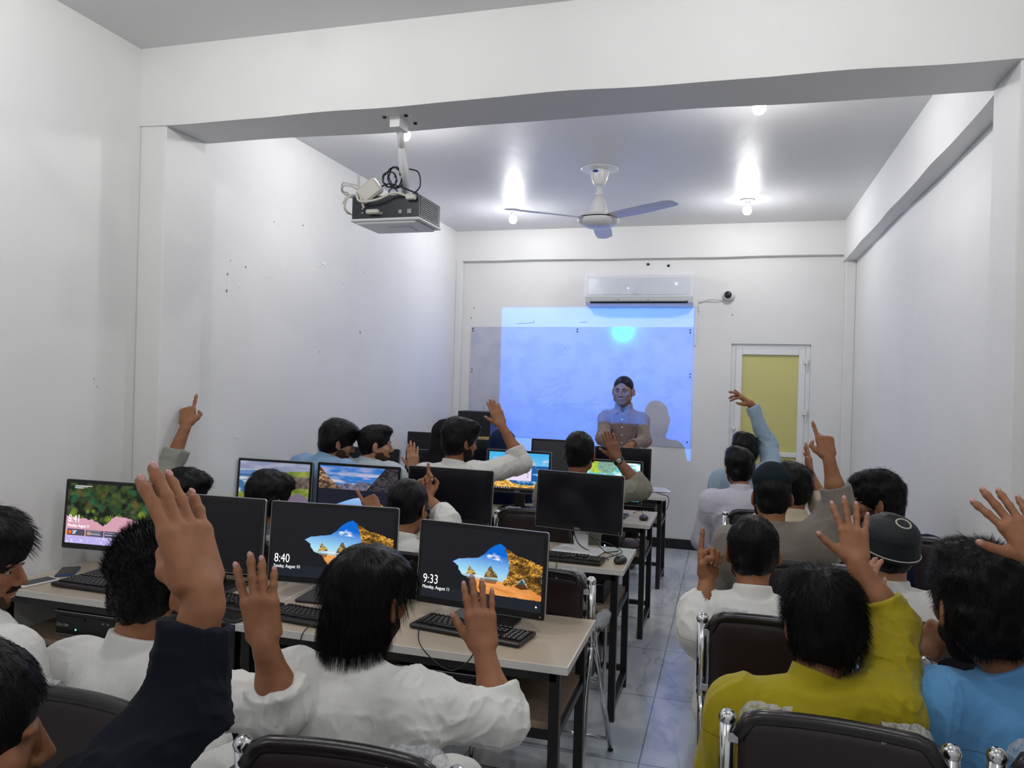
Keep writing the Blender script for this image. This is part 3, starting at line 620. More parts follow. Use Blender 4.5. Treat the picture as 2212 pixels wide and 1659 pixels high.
# ------------------------------------------------------------------ monitors
def make_monitor(xa, xb, ypx, Y, yaw, label, pic=None, w_=None, h=.32, grey=False, stand='black', res=.6, clock=None, date=None, logo=False, zt=None, tilt=4, cz=.19):
    pc = pl((xa+xb)/2, ypx, 1, Y); A, B = pl(xa, ypx, 1, Y), pl(xb, ypx, 1, Y)
    wd = w_ or (B[0]-A[0])/math.cos(R(yaw)); top = zt or pc[2]; zb = .75
    o = empty('computer_monitor', (pc[0], Y, zb), R(yaw), label, 'monitor', 'desktop monitors on the desks')
    H = top-zb; hz = H-h/2; rot = (R(tilt)*-1, 0, 0)
    pn = MB().prism(rrect(wd, h, .010), -.014, -.007).prism(rrect(wd-.012, h-.012, .010), -.007, .012, 1).prism(rrect(wd-.10, h-.10, .02), .012, .034, 1); P = pn.build('panel_housing', [M['silver'], M['plastic']], o, (0, 0, hz), rot)
    MB().prism(rrect(wd-.0045, h-.0045, .008), -.0155, -.013).build('bezel', M['bezel'], P)
    bz, bb = .017, .026
    sw, sh = wd-2*bz, h-bz-bb; z0 = -h/2+bb
    if pic:
        screen(pic, sw, sh, P, z0, res=res)
    else:
        MB().box((0, -.0160, z0+sh/2), (sw, .001, sh)).build('dark_display', M['screengrey'] if grey else M['screenoff'], P)
    if clock:
        text('clock_time', clock, h*.155, M['glowtxt'], P, (-sw/2+.010, -.0175, z0+sh*(cz if date else .02)), sx=.8)
        if date: text('clock_date', date, h*.058, M['glowtxt'], P, (-sw/2+.010, -.0175, z0+sh*(cz-.075)), sx=.82)
    if logo: text('maker_logo', 'DELL', .013, M['logo'], P, (0, -.0160, -h/2+.008), align='CENTER', sx=1.3)
    MB().ell((wd/2-.018, -.016, -h/2+.012), (.003, .001, .003), n=8, m=4).build('power_button', M['grey'], P)
    if pic == 'forest': text('weather_widget', '28°', h*.07, M['glowtxt'], P, (-sw/2+.036, -.0175, z0+sh*.155), sx=.8)
    if pic == 'cave': MB().ell((sw/2-.018, -.0175, z0+.02), (.0035, .001, .0035), n=8, m=4).build('network_icon', M['glowtxt'], P)
    ms = M['steel'] if stand == 'black' else M['upvc']
    MB().box((0, .040, (hz-.02)/2+.005), (.075, .022, hz-.02), bev=.004).box((0, .03, hz), (.10, .03, .10), bev=.004).build('stand_neck', ms, o)
    MB().box((0, .01, .006), (.26, .17, .012), bev=.005).build('stand_base', ms, o)
    return o
make_monitor(155, 345, 1040, 2.72, 3, 'lit monitor at the left wall showing palm trees and a pink beach', 'forest', w_=.50, h=.305, res=1.0, clock='8:41', date='Monday, August 11', cz=.345)
make_monitor(335, 589, 1070, 2.74, 2, 'switched off black monitor between the palm tree screen and the 8:40 screen', w_=.50, h=.315)
make_monitor(592, 855, 1089, 2.76, 5, 'lit monitor showing a sea cave picture with the time 8:40', 'cave', h=.325, res=1.15, clock='8:40', date='Sunday, August 10')
make_monitor(899, 1188, 1135, 2.70, -7, 'lit monitor showing a sea cave picture with the time 9:33', 'cave', h=.315, res=1.15, clock='9:33', date='Monday, August 11')
make_monitor(515, 676, 993, 4.05, 0, 'lit monitor with a grassy coast picture in the second row by the left wall', 'coast', h=.31, res=.7, clock='8:41')
make_monitor(685, 867, 1003, 4.0, -1, 'lit monitor with a mountain lake picture in the second row', 'lake', h=.31, res=.9, clock='8:41')
make_monitor(880, 1068, 1011, 3.98, -3, 'switched off monitor behind the head of the student with pointing finger, second row', h=.30)
make_monitor(1157, 1351, 1021, 4.02, -10, 'switched off monitor on a white stand at the aisle end of the second row', h=.31, stand='white', logo=True)
make_monitor(750, 864, 967, 5.2, -2, 'switched off monitor in the third row behind the student in pale grey shirt', h=.30, w_=.44)
make_monitor(872, 1000, 972, 5.2, -2, 'switched off monitor in the third row left of the student in white with raised arm', h=.30, w_=.44)
make_monitor(1052, 1192, 973, 5.2, -2, 'lit monitor with orange rocks and an open window in the third row', 'bigsur', h=.30, res=.6, logo=True)
make_monitor(1244, 1389, 993, 5.2, -3, 'lit monitor with a bright aqua picture at the aisle end of the third row', 'aqua', h=.30, res=.6, logo=True)
make_monitor(870, 1000, 934, 6.5, -1, 'switched off monitor in the fourth row nearest the left wall', h=.31, w_=.5)
make_monitor(985, 1105, 949, 6.45, -1, 'switched off monitor in the fourth row below the black loudspeaker', h=.30, w_=.48)
make_monitor(1147, 1270, 950, 6.45, -4, 'switched off grey screened monitor in the fourth row left of the teacher', h=.31, grey=True)
make_monitor(1284, 1408, 966, 6.50, -3, 'black monitor directly under the hands of the standing teacher', h=.36)

# ------------------------------------------------------------------ keyboards, mice, PCs, phones, cables
def make_keyboard():
    k = empty('keyboard', (0, 0, 0)); MB().box((0, 0, .010), (.44, .15, .016), bev=.005).build('keyboard_body', M['plastic'], k)
    kb = MB(); u = .0185
    rowsk = [(.058, 15), (.033, 15), (.0145, 14), (-.004, 13), (-.0225, 12), (-.041, 0)]
    for z_, n_ in rowsk:
        if n_ == 0:
            x = -.205
            for w1 in (1.3, 1.1, 1.3, 5.8, 1.3, 1.1, 1.3): kb.box((x+w1*u/2, z_, .021), (w1*u-.003, .0155, .006), bev=.0012); x += w1*u
        else:
            sp = (15*u+.004)/n_
            for i in range(n_): kb.box((-.205+sp*(i+.5), z_, .021), (sp-.003, .0155 if z_ < .05 else .012, .006), bev=.0012)
    for i in range(3):
        for z_ in (.058, .033, .0145): kb.box((.089+i*u, z_, .021), (.0155, .0155 if z_ < .05 else .012, .006), bev=.0012)
    for dx, z_ in ((1, -.0225), (0, -.041), (1, -.041), (2, -.041)): kb.box((.089+dx*u, z_, .021), (.0155, .0155, .006), bev=.0012)
    for i in range(4):
        for z_ in (.033, .0145, -.004, -.0225, -.041): kb.box((.149+i*u*.98, z_, .021), (.0155, .0155, .006), bev=.0012)
    o = kb.build('keys', M['keyc'], k); o['kind'] = 'stuff'
    lg = MB()
    for z_, n_ in rowsk[:-1]:
        sp = (15*u+.004)/n_
        for i in range(n_): lg.box((-.205+sp*(i+.38), z_+.002, .0243), (.0035, .0035, .0004))
    for i in range(4):
        for z_ in (.033, .0145, -.004, -.0225, -.041): lg.box((.147+i*u*.98, z_+.002, .0243), (.0035, .0035, .0004))
    o = lg.build('key_letters', M['logo'], k); o['kind'] = 'stuff'
    return k
kb0 = make_keyboard(); first = True
for x, y, rz, lb in [(-2.46, 2.575, R(-2), 'black keyboard at the far left end of the front row desks'), (-1.86, 2.56, R(-8), 'black keyboard under the off monitor, partly behind a raised forearm'),
                     (-1.41, 2.50, R(-7), 'black keyboard in front of the 8:40 screen'), (-.86, 2.585, R(-9), 'black keyboard in front of the 9:33 screen'),
                     (-.80, 3.82, R(-3), 'black keyboard in front of the white stand monitor, second row')]:
    k = kb0 if first else copy_tree(kb0); first = False
    k.location = (x, y, .749); k.rotation_euler = (0, 0, rz); tag(k, lb, 'keyboard', 'keyboards on the desks')
ms0 = None
for x, y, rz, lb in [(-.502, 3.86, R(-12), 'black mouse at the aisle end of the second row desk'), (-.523, 5.16, R(5), 'black mouse at the aisle end of the third row desk')]:
    if ms0 is None:
        ms0 = empty('computer_mouse', (0, 0, 0)); m_ = MB().ell((0, 0, .012), (.031, .054, .022), n=16, m=10); m_.build('mouse_body', M['plastic'], ms0)
        MB().lathe([(.009, -.0035), (.009, .0035)], (0, .028, .029), 12, axis=(1, 0, 0)).build('scroll_wheel', M['grey'], ms0); mm = ms0
    else: mm = copy_tree(ms0)
    mm.location = (x, y, .749); mm.rotation_euler = (0, 0, rz); tag(mm, lb, 'computer mouse', 'mice on the desks')
def make_pc(x, y, rz, label, led='gled', brand=None):
    o = empty('desktop_computer', (x, y, .552), rz, label, 'computer', 'slim computers on the shelves')
    MB().box((0, 0, .052), (.34, .36, .102), bev=.004).build('case', M['plastic'], o)
    MB().box((0, -.182, .052), (.33, .006, .094), bev=.002).box((-.08, -.186, .075), (.13, .004, .016)).box((.09, -.186, .06), (.09, .004, .05)).build('front_panel', M['bezel'], o)
    MB().box((0, -.187, .100), (.33, .003, .003)).box((0, -.187, .006), (.33, .003, .003)).build('trim_strips', M['silver'], o)
    MB().box((.08, -.189, .07), (.012, .002, .006)).box((.105, -.189, .07), (.012, .002, .006)).build('usb_ports', M['grey'], o)
    MB().ell((-.06, -.187, .03), (.004, .002, .004), n=8, m=4).build('power_light', M[led], o)
    if brand: text('maker_logo', brand, .016, M['logo'], o, (-.155, -.1895, .040))
make_pc(-2.49, 2.70, 0, 'slim black computer on the shelf under the far left front desk', brand='ZOI OIM')
make_pc(-1.42, 2.63, 0, 'slim black computer on the shelf below the 8:40 screen')
make_pc(-.92, 2.63, 0, 'slim black computer on the shelf below the 9:33 screen')
make_pc(-.74, 3.95, 0, 'slim black computer with silver strips on the second row shelf by the aisle')
t = empty('tower_computer', (-.78, 5.2, .552), 0, 'black computer with a blue light on the third row shelf', 'computer')
MB().box((0, 0, .07), (.22, .34, .14), bev=.004).build('case', M['plastic'], t); MB().ell((.02, -.172, .03), (.005, .002, .005), n=8, m=4).build('power_light', M['led'], t)
MB().box((0, -.171, .07), (.20, .003, .12)).build('front_panel', M['bezel'], t)
make_pc(-.72, 6.5, 0, 'black computer on the fourth row shelf below the sheets of paper')
ph = empty('smartphone', (-2.775, 2.53, .748), R(-12), 'smartphone with a white rim lying left of the leftmost keyboard', 'smartphone')
MB().box((0, 0, .0045), (.076, .155, .009), bev=.003).build('phone_body', M['upvc'], ph); MB().box((0, 0, .0093), (.068, .13, .001)).build('phone_screen', M['screengrey'], ph)
ph = empty('smartphone', (-2.80, 2.71, .748), R(35), 'dark blue smartphone at the left wall behind the white rimmed phone', 'smartphone')
MB().box((0, 0, .0045), (.076, .15, .009), bev=.003).build('phone_body', mat('navy_case', (.02, .05, .2), .3), ph); MB().box((0, 0, .0093), (.068, .14, .001)).build('phone_screen', M['screenoff'], ph)
tp = empty('touchpad', (-1.74, 2.41, .748), R(-10), 'small black tray at the front desk edge beside the raised forearm', 'tray')
MB().box((0, 0, .006), (.12, .07, .012), bev=.003).build('tray_body', M['plastic'], tp)
for px, py, s1, s2, rz in ((1400, 1056, .21, .28, -.12), (1416, 1060, .21, .28, .25)):
    p = pl(px, py, 2, .75); bo = MB()
    for i in range(7):
        for j in range(5): bo.v.append(((i/6-.5)*s2, (j/4-.5)*s1, .002+.010*(i/6)**3*math.sin(j*1.3)**2+.001*(rz > 0)+(.0)))
    for i in range(6):
        for j in range(4): bo.f.append((i*5+j, (i+1)*5+j, (i+1)*5+j+1, i*5+j+1)); bo.m.append(0); bo.sm.append(True)
    tag(bo.build('paper_sheet', M['paper'], loc=(p[0]-.03, p[1], .7495+.0015*(rz > 0)), rot=(0, 0, rz)), 'loose white paper sheet on the aisle end of the fourth row desk', 'paper', 'sheets of paper on the fourth row desk')
# tiles of laminate lying under the 8:40 screen
sp = empty('loudspeaker', (-2.48, 7.35, 1.09), 0, 'black perforated loudspeaker cabinet on a light wood stand near the far wall', 'loudspeaker')
MB().box((0, .1, .125), (.35, .24, .25), bev=.004).build('cabinet', M['plastic'], sp)
gr = MB()
for i in range(14):
    for j in range(9): gr.lathe([(.005, 0), (.005, .002)], (-.155+i*.024+(j % 2)*.012, -.022, .02+j*.026), 6, axis=(0, -1, 0))
o = gr.build('grille_holes', M['hole'], sp); o['kind'] = 'stuff'
ws = empty('speaker_stand', (-2.44, 7.42, 0), 0, 'light wood topped stand under the black loudspeaker', 'stand')
MB().box((0, .02, 1.075), (.56, .34, .025), bev=.002).build('stand_top', M['wood'], ws)
for sx in (-.24, .24):
    for sy in (-.11, .15): MB().box((sx, sy, .53), (.03, .03, 1.064)).build('leg', M['steel'], ws)
def cable(name, pts, r, m_, label):
    c_ = MB(); spline(c_, pts, r, sub=7, sides=6); return tag(c_.build(name, m_), label, 'cable')
Z = .753
cable('keyboard_cable', [pl(893, 1345, 2, .75)+np.array([.02, .02, .004]), pl(905, 1385, 1, 2.365), pl(935, 1425, 1, 2.34), pl(975, 1448, 1, 2.33), pl(1010, 1430, 1, 2.34), pl(1030, 1395, 1, 2.35), pl(1040, 1360, 1, 2.36)], .0022, M['plastic'], 'black cable drooping over the desk edge below the 9:33 screen')
cable('keyboard_cable', [(-1.36, 2.72, Z), (-1.42, 2.64, Z), (-1.405, 2.56, Z+.026), (-1.385, 2.45, Z+.026), (-1.41, 2.37, Z), (-1.41, 2.355, .70), (-1.375, 2.36, .62), (-1.36, 2.40, .58)], .0022, M['plastic'], 'black cable crossing the keyboard in front of the 8:40 screen')
cable('keyboard_cable', [(-2.46, 2.655, Z), (-2.47, 2.75, Z+.02), (-2.40, 2.80, Z+.03), (-2.30, 2.80, Z)], .0022, M['plastic'], 'black cable arching behind the leftmost keyboard')
cable('mouse_cable', [(-.505, 3.915, Z), (-.53, 3.98, Z), (-.60, 4.03, Z+.004), (-.66, 4.05, .80), (-.72, 4.04, .86)], .002, M['plastic'], 'mouse cable at the white stand monitor, second row')
cable('video_cable', [(-.78, 4.045, .90), (-.775, 4.03, .84), (-.74, 4.02, .785), (-.66, 4.03, Z), (-.56, 4.09, Z), (-.55, 4.13, Z)], .003, M['plastic'], 'thick black video cable hanging behind the white stand monitor')
cable('video_cable', [(-.74, 4.07, .92), (-.70, 4.07, .83), (-.60, 4.1, .79), (-.53, 4.12, Z), (-.54, 4.02, Z), (-.58, 3.93, Z), (-.565, 3.88, Z)], .0025, M['plastic'], 'thin black cable looping down to the second row mouse')
cable('keyboard_cable', [(-.80, 3.90, Z), (-.79, 3.84, Z+.026), (-.80, 3.75, Z+.02), (-.795, 3.69, .745), (-.80, 3.685, .70), (-.83, 3.70, .64)], .002, M['plastic'], 'black cable dropping over the second row desk edge')
cable('mouse_cable', [(-.523, 5.215, Z), (-.54, 5.28, Z), (-.56, 5.33, .78), (-.62, 5.36, Z)], .002, M['plastic'], 'mouse cable on the third row desk')
cable('power_cable', [(-.56, 6.52, Z), (-.50, 6.40, Z), (-.45, 6.34, .745), (-.445, 6.33, .69), (-.47, 6.4, .63), (-.56, 6.5, .60)], .003, M['plastic'], 'black cable hanging off the aisle end of the fourth row desk')
cable('power_cable', [(-.66, 5.12, .62), (-.60, 5.08, .64), (-.54, 5.06, .62), (-.55, 5.1, .57), (-.66, 5.08, .557)], .003, M['plastic'], 'black cable looped beside the blue light computer, third row')

# ------------------------------------------------------------------ chairs
def wrap_patch(mb, c, w_, h, seed):
    r2 = np.random.default_rng(seed); n_ = 12; base = len(mb.v)
    for i in range(n_+1):
        for j in range(n_+1):
            u, v = i/n_, j/n_; x = c[0]+(u-.5)*w_*(1-.25*(1-v)*r2.random())+r2.normal(0, .003); z = c[1]+(v-.5)*h+r2.normal(0, .003)
            if v < .1: z += r2.uniform(-.03, .03)
            y = .03*(x/BW)**2-.021-r2.uniform(0, .007)+.03*(.75-z)*.6
            z -= max(0, .045-math.sqrt(max(0, .045**2-max(0, abs(x)-.16)**2)))*(z > .8); top_ = .893-max(0, .045-math.sqrt(max(0, .045**2-max(0, abs(x)-.16)**2)))
            if z > top_: t = (z-top_)/.04; y = y+min(t, 1)*.055; z = top_+.031*math.sin(min(t, 1)*math.pi*.9)+.004*r2.random(); y -= .002
            mb.v.append((x, y, z))
    for i in range(n_):
        for j in range(n_): a = base+i*(n_+1)+j; mb.f.append((a, a+n_+1, a+n_+2, a+1)); mb.m.append(0); mb.sm.append(False)
WW, BW = .23, .205            # half distance of the tubes, half width of the backrest
def make_chair(wraps=((-1, 1), (1, 1)), parts='all'):
    c = empty('folding_chair', (0, 0, 0))
    def back_bm():
        n_, m_ = 18, 10; mb = MB(); bz0, bz1 = .60, .905; r_ = .045; F = []; Bk = []
        for s_ in (0, 1):
            for i in range(n_+1):
                for j in range(m_+1):
                    u, v = i/n_*2-1, j/m_; x = u*BW; hh = bz1-bz0
                    cut = 0
                    ex = max(0, abs(x)-(BW-r_))
                    lim = r_-math.sqrt(max(0, r_*r_-ex*ex)); z = bz0+lim+(hh-2*lim)*v
                    ycv = .035*(1-u*u)*-1*0+.03*(u*u)*-1+.03; ed = min(1, min((1-abs(u))*6, v*5, (1-v)*5)); th = .006+.012*math.sqrt(max(0, ed))
                    yy_ = ycv*-1+.03+(.0)
                    mb.v.append((x, -yy_+(-th if s_ == 0 else th)+.03*(.75-z)*.6, z))
        N1 = (n_+1)*(m_+1)
        for i in range(n_):
            for j in range(m_):
                a = i*(m_+1)+j; mb.f += [(a, a+m_+1, a+m_+2, a+1), (N1+a, N1+a+1, N1+a+m_+2, N1+a+m_+1)]; mb.m += [0, 0]; mb.sm += [True, True]
        bd = [i*(m_+1) for i in range(n_+1)]+[n_*(m_+1)+j for j in range(1, m_+1)]+[i*(m_+1)+m_ for i in range(n_-1, -1, -1)]+[j for j in range(m_-1, 0, -1)]
        for k in range(len(bd)): a, b_ = bd[k], bd[(k+1) % len(bd)]; mb.f.append((a, N1+a, N1+b_, b_)); mb.m.append(0); mb.sm.append(True)
        rim = [np.array(mb.v[i*(m_+1)+m_])*.5+np.array(mb.v[N1+i*(m_+1)+m_])*.5 for i in range(n_+1)]
        return mb, rim
    bm_, rim = back_bm(); bk = bm_.build('backrest', M['leather'], c)
    top = MB().tube(rim, .0175, 10); top.build('backrest_rim', M['piping'], bk)
    for sx in (-1, 1):
        x = sx*WW
        t_ = MB().tube([(x, .03, .63), (x, .025, .66), (x, .0, .885)], [.014, .0185, .0185], 14)
        t_.ell((x, .0, .885), (.0215, .0215, .02)); t_.ell((x, .03, .632), (.0185, .0185, .022)); t_.build('back_post', M['chrome'], c)
        for z in (.845, .665):
            b_ = MB().box((x-sx*.028, -.016, z), (.05, .004, .022), bev=.0015, rz=sx*.15).build('bracket', M['silver'], c)
            MB().ell((x-sx*.042, -.021, z), (.006, .004, .006), n=10, m=6).build('bracket_screw', M['hole'], b_)
        MB().tube([(x, .03, .65), (x*.99, .012, .54), (x*.97, -.015, .44), (x*.97, -.03, .36), (x*.97, -.08, .012)], .0125, 10).ell((x*.97, -.08, .008), (.014, .014, .008), mi=1).build('leg', [M['chrome'], M['plastic']], c)
        MB().tube([(x*1.03, .03, .67), (x*1.03, .50, .012)], .0125, 10).ell((x*1.03, .50, .008), (.014, .014, .008), mi=1).build('leg', [M['chrome'], M['plastic']], c)
    for sx in (-1, 1):
        MB().box((sx*WW, .225, .665), (.045, .25, .028), bev=.012).build('armrest', M['piping'], c)
        MB().tube([(sx*WW, .045, .655), (sx*WW, .33, .655), (sx*WW, .34, .60), (sx*WW*1.02, .30, .32)], .008, 8).build('armrest_support', M['chrome'], c)
    MB().tube([(-WW, .46, .07), (WW, .46, .07)], .010, 8).tube([(-WW, -.065, .12), (WW, -.065, .12)], .010, 8).tube([(-WW, .17, .44), (WW, .17, .44)], .010, 8).build('crossbars', M['chrome'], c)
    st_ = MB().prism(rrect(.40, .42, .06, 5, 0, 0), -.03, .03); s_o = st_.build('seat', M['leather'], c, (0, .26, .455), (R(90), 0, 0))
    for k, (sx, sz) in enumerate(wraps):
        wr = MB(); wrap_patch(wr, (sx*.150, .870), .115, .14, 31+k+int(sx*5)); wr.build('plastic_wrap', M['wrap'], c)
    if len(wraps) == 1 and wraps[0][0] > 0: MB().ell((WW, .23, .668), (.034, .145, .028), n=9, m=7).build('armrest_wrap', M['wrap'], c)
    return c
ch0 = make_chair(); chL = make_chair(((-1, 1),)); chR = make_chair(((1, 1),)); 
def chair(x, y, rz, label, src):
    c = src if not src.get('used') else copy_tree(src)
    src['used'] = 1; c.location = (x, y, 0); c.rotation_euler = (0, 0, R(rz)); tag(c, label, 'chair', 'chrome folding chairs with dark maroon pads')
    return c
CH = [(.25, 1.83, -2.5, 'chrome folding chair with maroon back behind the mustard shirt', ch0), (-.715, 1.375, 3, 'chrome folding chair holding the student in white with shoulder length black hair', chR),
      (-1.385, 1.40, -2, 'folding chair under the spiky haired student in white at the left', chL), (.17, 2.58, -3, 'folding chair with crumpled wrap at the aisle, behind the student in white with pointing finger', chL),
      (.345, 3.44, -2, 'folding chair behind the dark capped man in brown shirt', chR), (.235, 4.80, -3, 'folding chair of the student in lilac white shirt near the door', chR),
      (.865, 4.28, -3, 'folding chair by the right wall behind the navy shirt', chR), (.60, 2.70, -3, 'folding chair behind the white banded cap student', chL),
      (.80, 1.82, -4, 'folding chair at the lower right corner behind the sky blue shirt', chL), (-.72, 2.93, -2, 'empty wrapped folding chair standing between the aisle ends of the first and second desks', chR),
      (-1.35, 2.97, 0, 'folding chair of the short haired student in front of the lake screen', ch0), (-2.15, 2.98, 4, 'folding chair of the student in front of the coast screen', ch0),
      (-1.05, 4.25, 0, 'folding chair of the student with a black wristwatch', ch0), (-1.75, 4.25, 0, 'folding chair of the bearded student in white with raised arm', ch0),
      (-2.05, 1.25, 6, 'folding chair at the lower left by the wall', chL)]
for a in CH: chair(*a)
for c_ in (ch0, chL, chR): del c_['used']

# ------------------------------------------------------------------ people: smooth blended volumes turned into one continuous skin
def noise3(P, s=0):
    I = np.floor(P).astype(np.int64); f = P-I; f = f*f*(3-2*f); out = 0
    for a in (0, 1):
        for b_ in (0, 1):
            for c in (0, 1):
                n_ = ((I[:, 0]+a)*374761393+(I[:, 1]+b_)*668265263+(I[:, 2]+c)*974634777+s*1442695041) & 0xffffffff
                n_ = ((n_ ^ (n_ >> 13))*1274126177) & 0xffffffff; h = ((n_ ^ (n_ >> 16)) & 0xffff)/65535.
                out = out+h*(f[:, 0] if a else 1-f[:, 0])*(f[:, 1] if b_ else 1-f[:, 1])*(f[:, 2] if c else 1-f[:, 2])
    return out
def A3(*a): return np.array(a, float)
class Vol:
    def __init__(s): s.p = []; s.disp = None; s.dm = .03
    def cone(s, a, b, ra, rb=None, k=.01, sub=False, flat=False, flat0=False, sq=None):
        a, b = np.array(a, float), np.array(b, float); rb = ra if rb is None else rb
        s.p.append(dict(t='c', a=a, b=b, ra=ra, rb=rb, k=k, sub=sub, flat=flat, flat0=flat0, sq=sq, c=(a+b)/2, R=np.linalg.norm(b-a)/2+max(ra, rb)*1.25)); return s
    def ell(s, c, r, M_=None, k=.01, sub=False):
        s.p.append(dict(t='e', c=np.array(c, float), r=np.array(r, float), M=None if M_ is None else np.array(M_), k=k, sub=sub, R=max(r))); return s
    def box(s, c, r, rd, M_, k=.01, sub=False):
        s.p.append(dict(t='b', c=np.array(c, float), r=np.array(r, float), rd=rd, M=np.array(M_), k=k, sub=sub, R=float(np.linalg.norm(r))+rd)); return s
    def ev(s, P, mg):
        d = np.full(len(P), 1e3)
        for p in s.p:
            q_ = P-p['c']; lim = p['R']+mg+p['k']; m_ = np.nonzero(np.einsum('ij,ij->i', q_, q_) < lim*lim)[0]
            if len(m_) == 0: continue
            X = P[m_]
            if p['t'] == 'c':
                ab = p['b']-p['a']; L = np.linalg.norm(ab)+1e-9; n_ = ab/L; w_ = X-p['a']; t0 = w_@n_; t = np.clip(t0/L, 0, 1)
                v = w_-np.outer(t*L, n_)
                if p['sq'] is not None:                       # flattened section: (direction, factor)
                    ax, fc = p['sq']; v = v+np.outer((v@ax)*(fc-1), ax)
                dd = np.linalg.norm(v, axis=1)-(p['ra']+(p['rb']-p['ra'])*t)
                if p['flat']: dd = np.maximum(dd, t0-L)
                if p['flat0']: dd = np.maximum(dd, -t0)
            else:
                l = X-p['c']; l = l if p['M'] is None else l@p['M']
                if p['t'] == 'e':
                    k0 = np.linalg.norm(l/p['r'], axis=1); k1 = np.linalg.norm(l/p['r']**2, axis=1)+1e-9; dd = k0*(k0-1)/k1
                else:
                    q2 = np.abs(l)-p['r']; dd = np.linalg.norm(np.maximum(q2, 0), axis=1)+np.minimum(q2.max(1), 0)-p['rd']
            o = d[m_]; k = p['k']
            if p['sub']:
                h = np.clip(.5-.5*(o+dd)/k, 0, 1); d[m_] = np.where(o > 100, o, o+(-dd-o)*h+k*h*(1-h))
            else:
                h = np.clip(.5+.5*(dd-o)/k, 0, 1); d[m_] = np.where(o > 100, dd, o*h*0+(o*(1-h)+dd*h) if False else o+(dd-o)*(1-h)-k*h*(1-h))
        return d
    def mesh(s, vox):
        B = 8*vox; lo = np.min([p['c']-p['R'] for p in s.p if not p['sub']], 0)-B; hi = np.max([p['c']+p['R'] for p in s.p if not p['sub']], 0)+B
        n_ = np.ceil((hi-lo)/B).astype(int); g = np.stack(np.meshgrid(*[np.arange(k) for k in n_], indexing='ij'), -1).reshape(-1, 3)
        dc = s.ev(lo+(g+.5)*B, B*1.2+s.dm); g = g[np.abs(dc) < B*.9+s.dm]
        o9 = np.stack(np.meshgrid(*[np.arange(9)]*3, indexing='ij'), -1).reshape(-1, 3); V = []; K = []; E = []
        for st in range(0, len(g), 400):
            gg = g[st:st+400]; P = (lo+(gg[:, None]*8+o9[None])*vox).reshape(-1, 3); d = s.ev(P, .03)
            if s.disp is not None:
                nr = np.nonzero(np.abs(d) < .035)[0]
                if len(nr): d[nr] += s.disp(P[nr])
            d = d.reshape(-1, 9, 9, 9); c = [d[:, a:a+8, b:b+8, e:e+8] for a in (0, 1) for b in (0, 1) for e in (0, 1)]
            cnt = sum((x < 0).astype(np.int8) for x in c); act = np.nonzero((cnt > 0) & (cnt < 8))
            if len(act[0]) == 0: continue
            cv = np.stack([x[act] for x in c], 1); cell = gg[act[0]]*8+np.stack(act[1:], 1); co = np.array([(a, b, e) for a in (0, 1) for b in (0, 1) for e in (0, 1)], float)
            acc = np.zeros((len(cv), 3)); nn = np.zeros(len(cv))
            for a in range(8):
                for b in range(a+1, 8):
                    if np.abs(co[a]-co[b]).sum() != 1: continue
                    x = (cv[:, a] < 0) != (cv[:, b] < 0); t = np.where(x, cv[:, a]/(cv[:, a]-cv[:, b]+1e-12), 0)
                    acc += np.where(x[:, None], co[a]+(co[b]-co[a])*t[:, None], 0); nn += x
            V.append(lo+(cell+acc/nn[:, None])*vox); K.append(cell)
            E.append(np.stack([cv[:, 0] < 0, cv[:, 4] < 0, cv[:, 2] < 0, cv[:, 1] < 0], 1))
        V = np.concatenate(V); K = np.concatenate(K); E = np.concatenate(E); S = 4096
        key = (K[:, 0]*S+K[:, 1])*S+K[:, 2]; od = np.argsort(key); V, K, E, key = V[od], K[od], E[od], key[od]; F = []
        for ax in range(3):
            x = np.nonzero(E[:, 0] != E[:, ax+1])[0]; u, v = [(1, 2), (2, 0), (0, 1)][ax]; ids = []; ok = np.ones(len(x), bool)
            for du, dv in ((0, 0), (-1, 0), (-1, -1), (0, -1)):
                kk = K[x].copy(); kk[:, u] += du; kk[:, v] += dv; q_ = (kk[:, 0]*S+kk[:, 1])*S+kk[:, 2]
                i = np.clip(np.searchsorted(key, q_), 0, len(key)-1); ok &= key[i] == q_; ids.append(i)
            f = np.stack(ids, 1)[ok]; fl_ = ~E[x][ok][:, 0]; f[fl_] = f[fl_][:, ::-1]; F.append(f)
        F = np.concatenate(F)[:, ::-1]; vol = np.einsum('ij,ij->i', V[F[:, 0]]-V.mean(0), np.cross(V[F[:, 1]]-V.mean(0), V[F[:, 2]]-V.mean(0))).sum()
        return V, (F if vol > 0 else F[:, ::-1])
    def build(s, name, vox, m_, parent, extra=None, keep=True):
        V, F = s.mesh(vox); return np_mesh(name, V, F, m_, parent, extra)
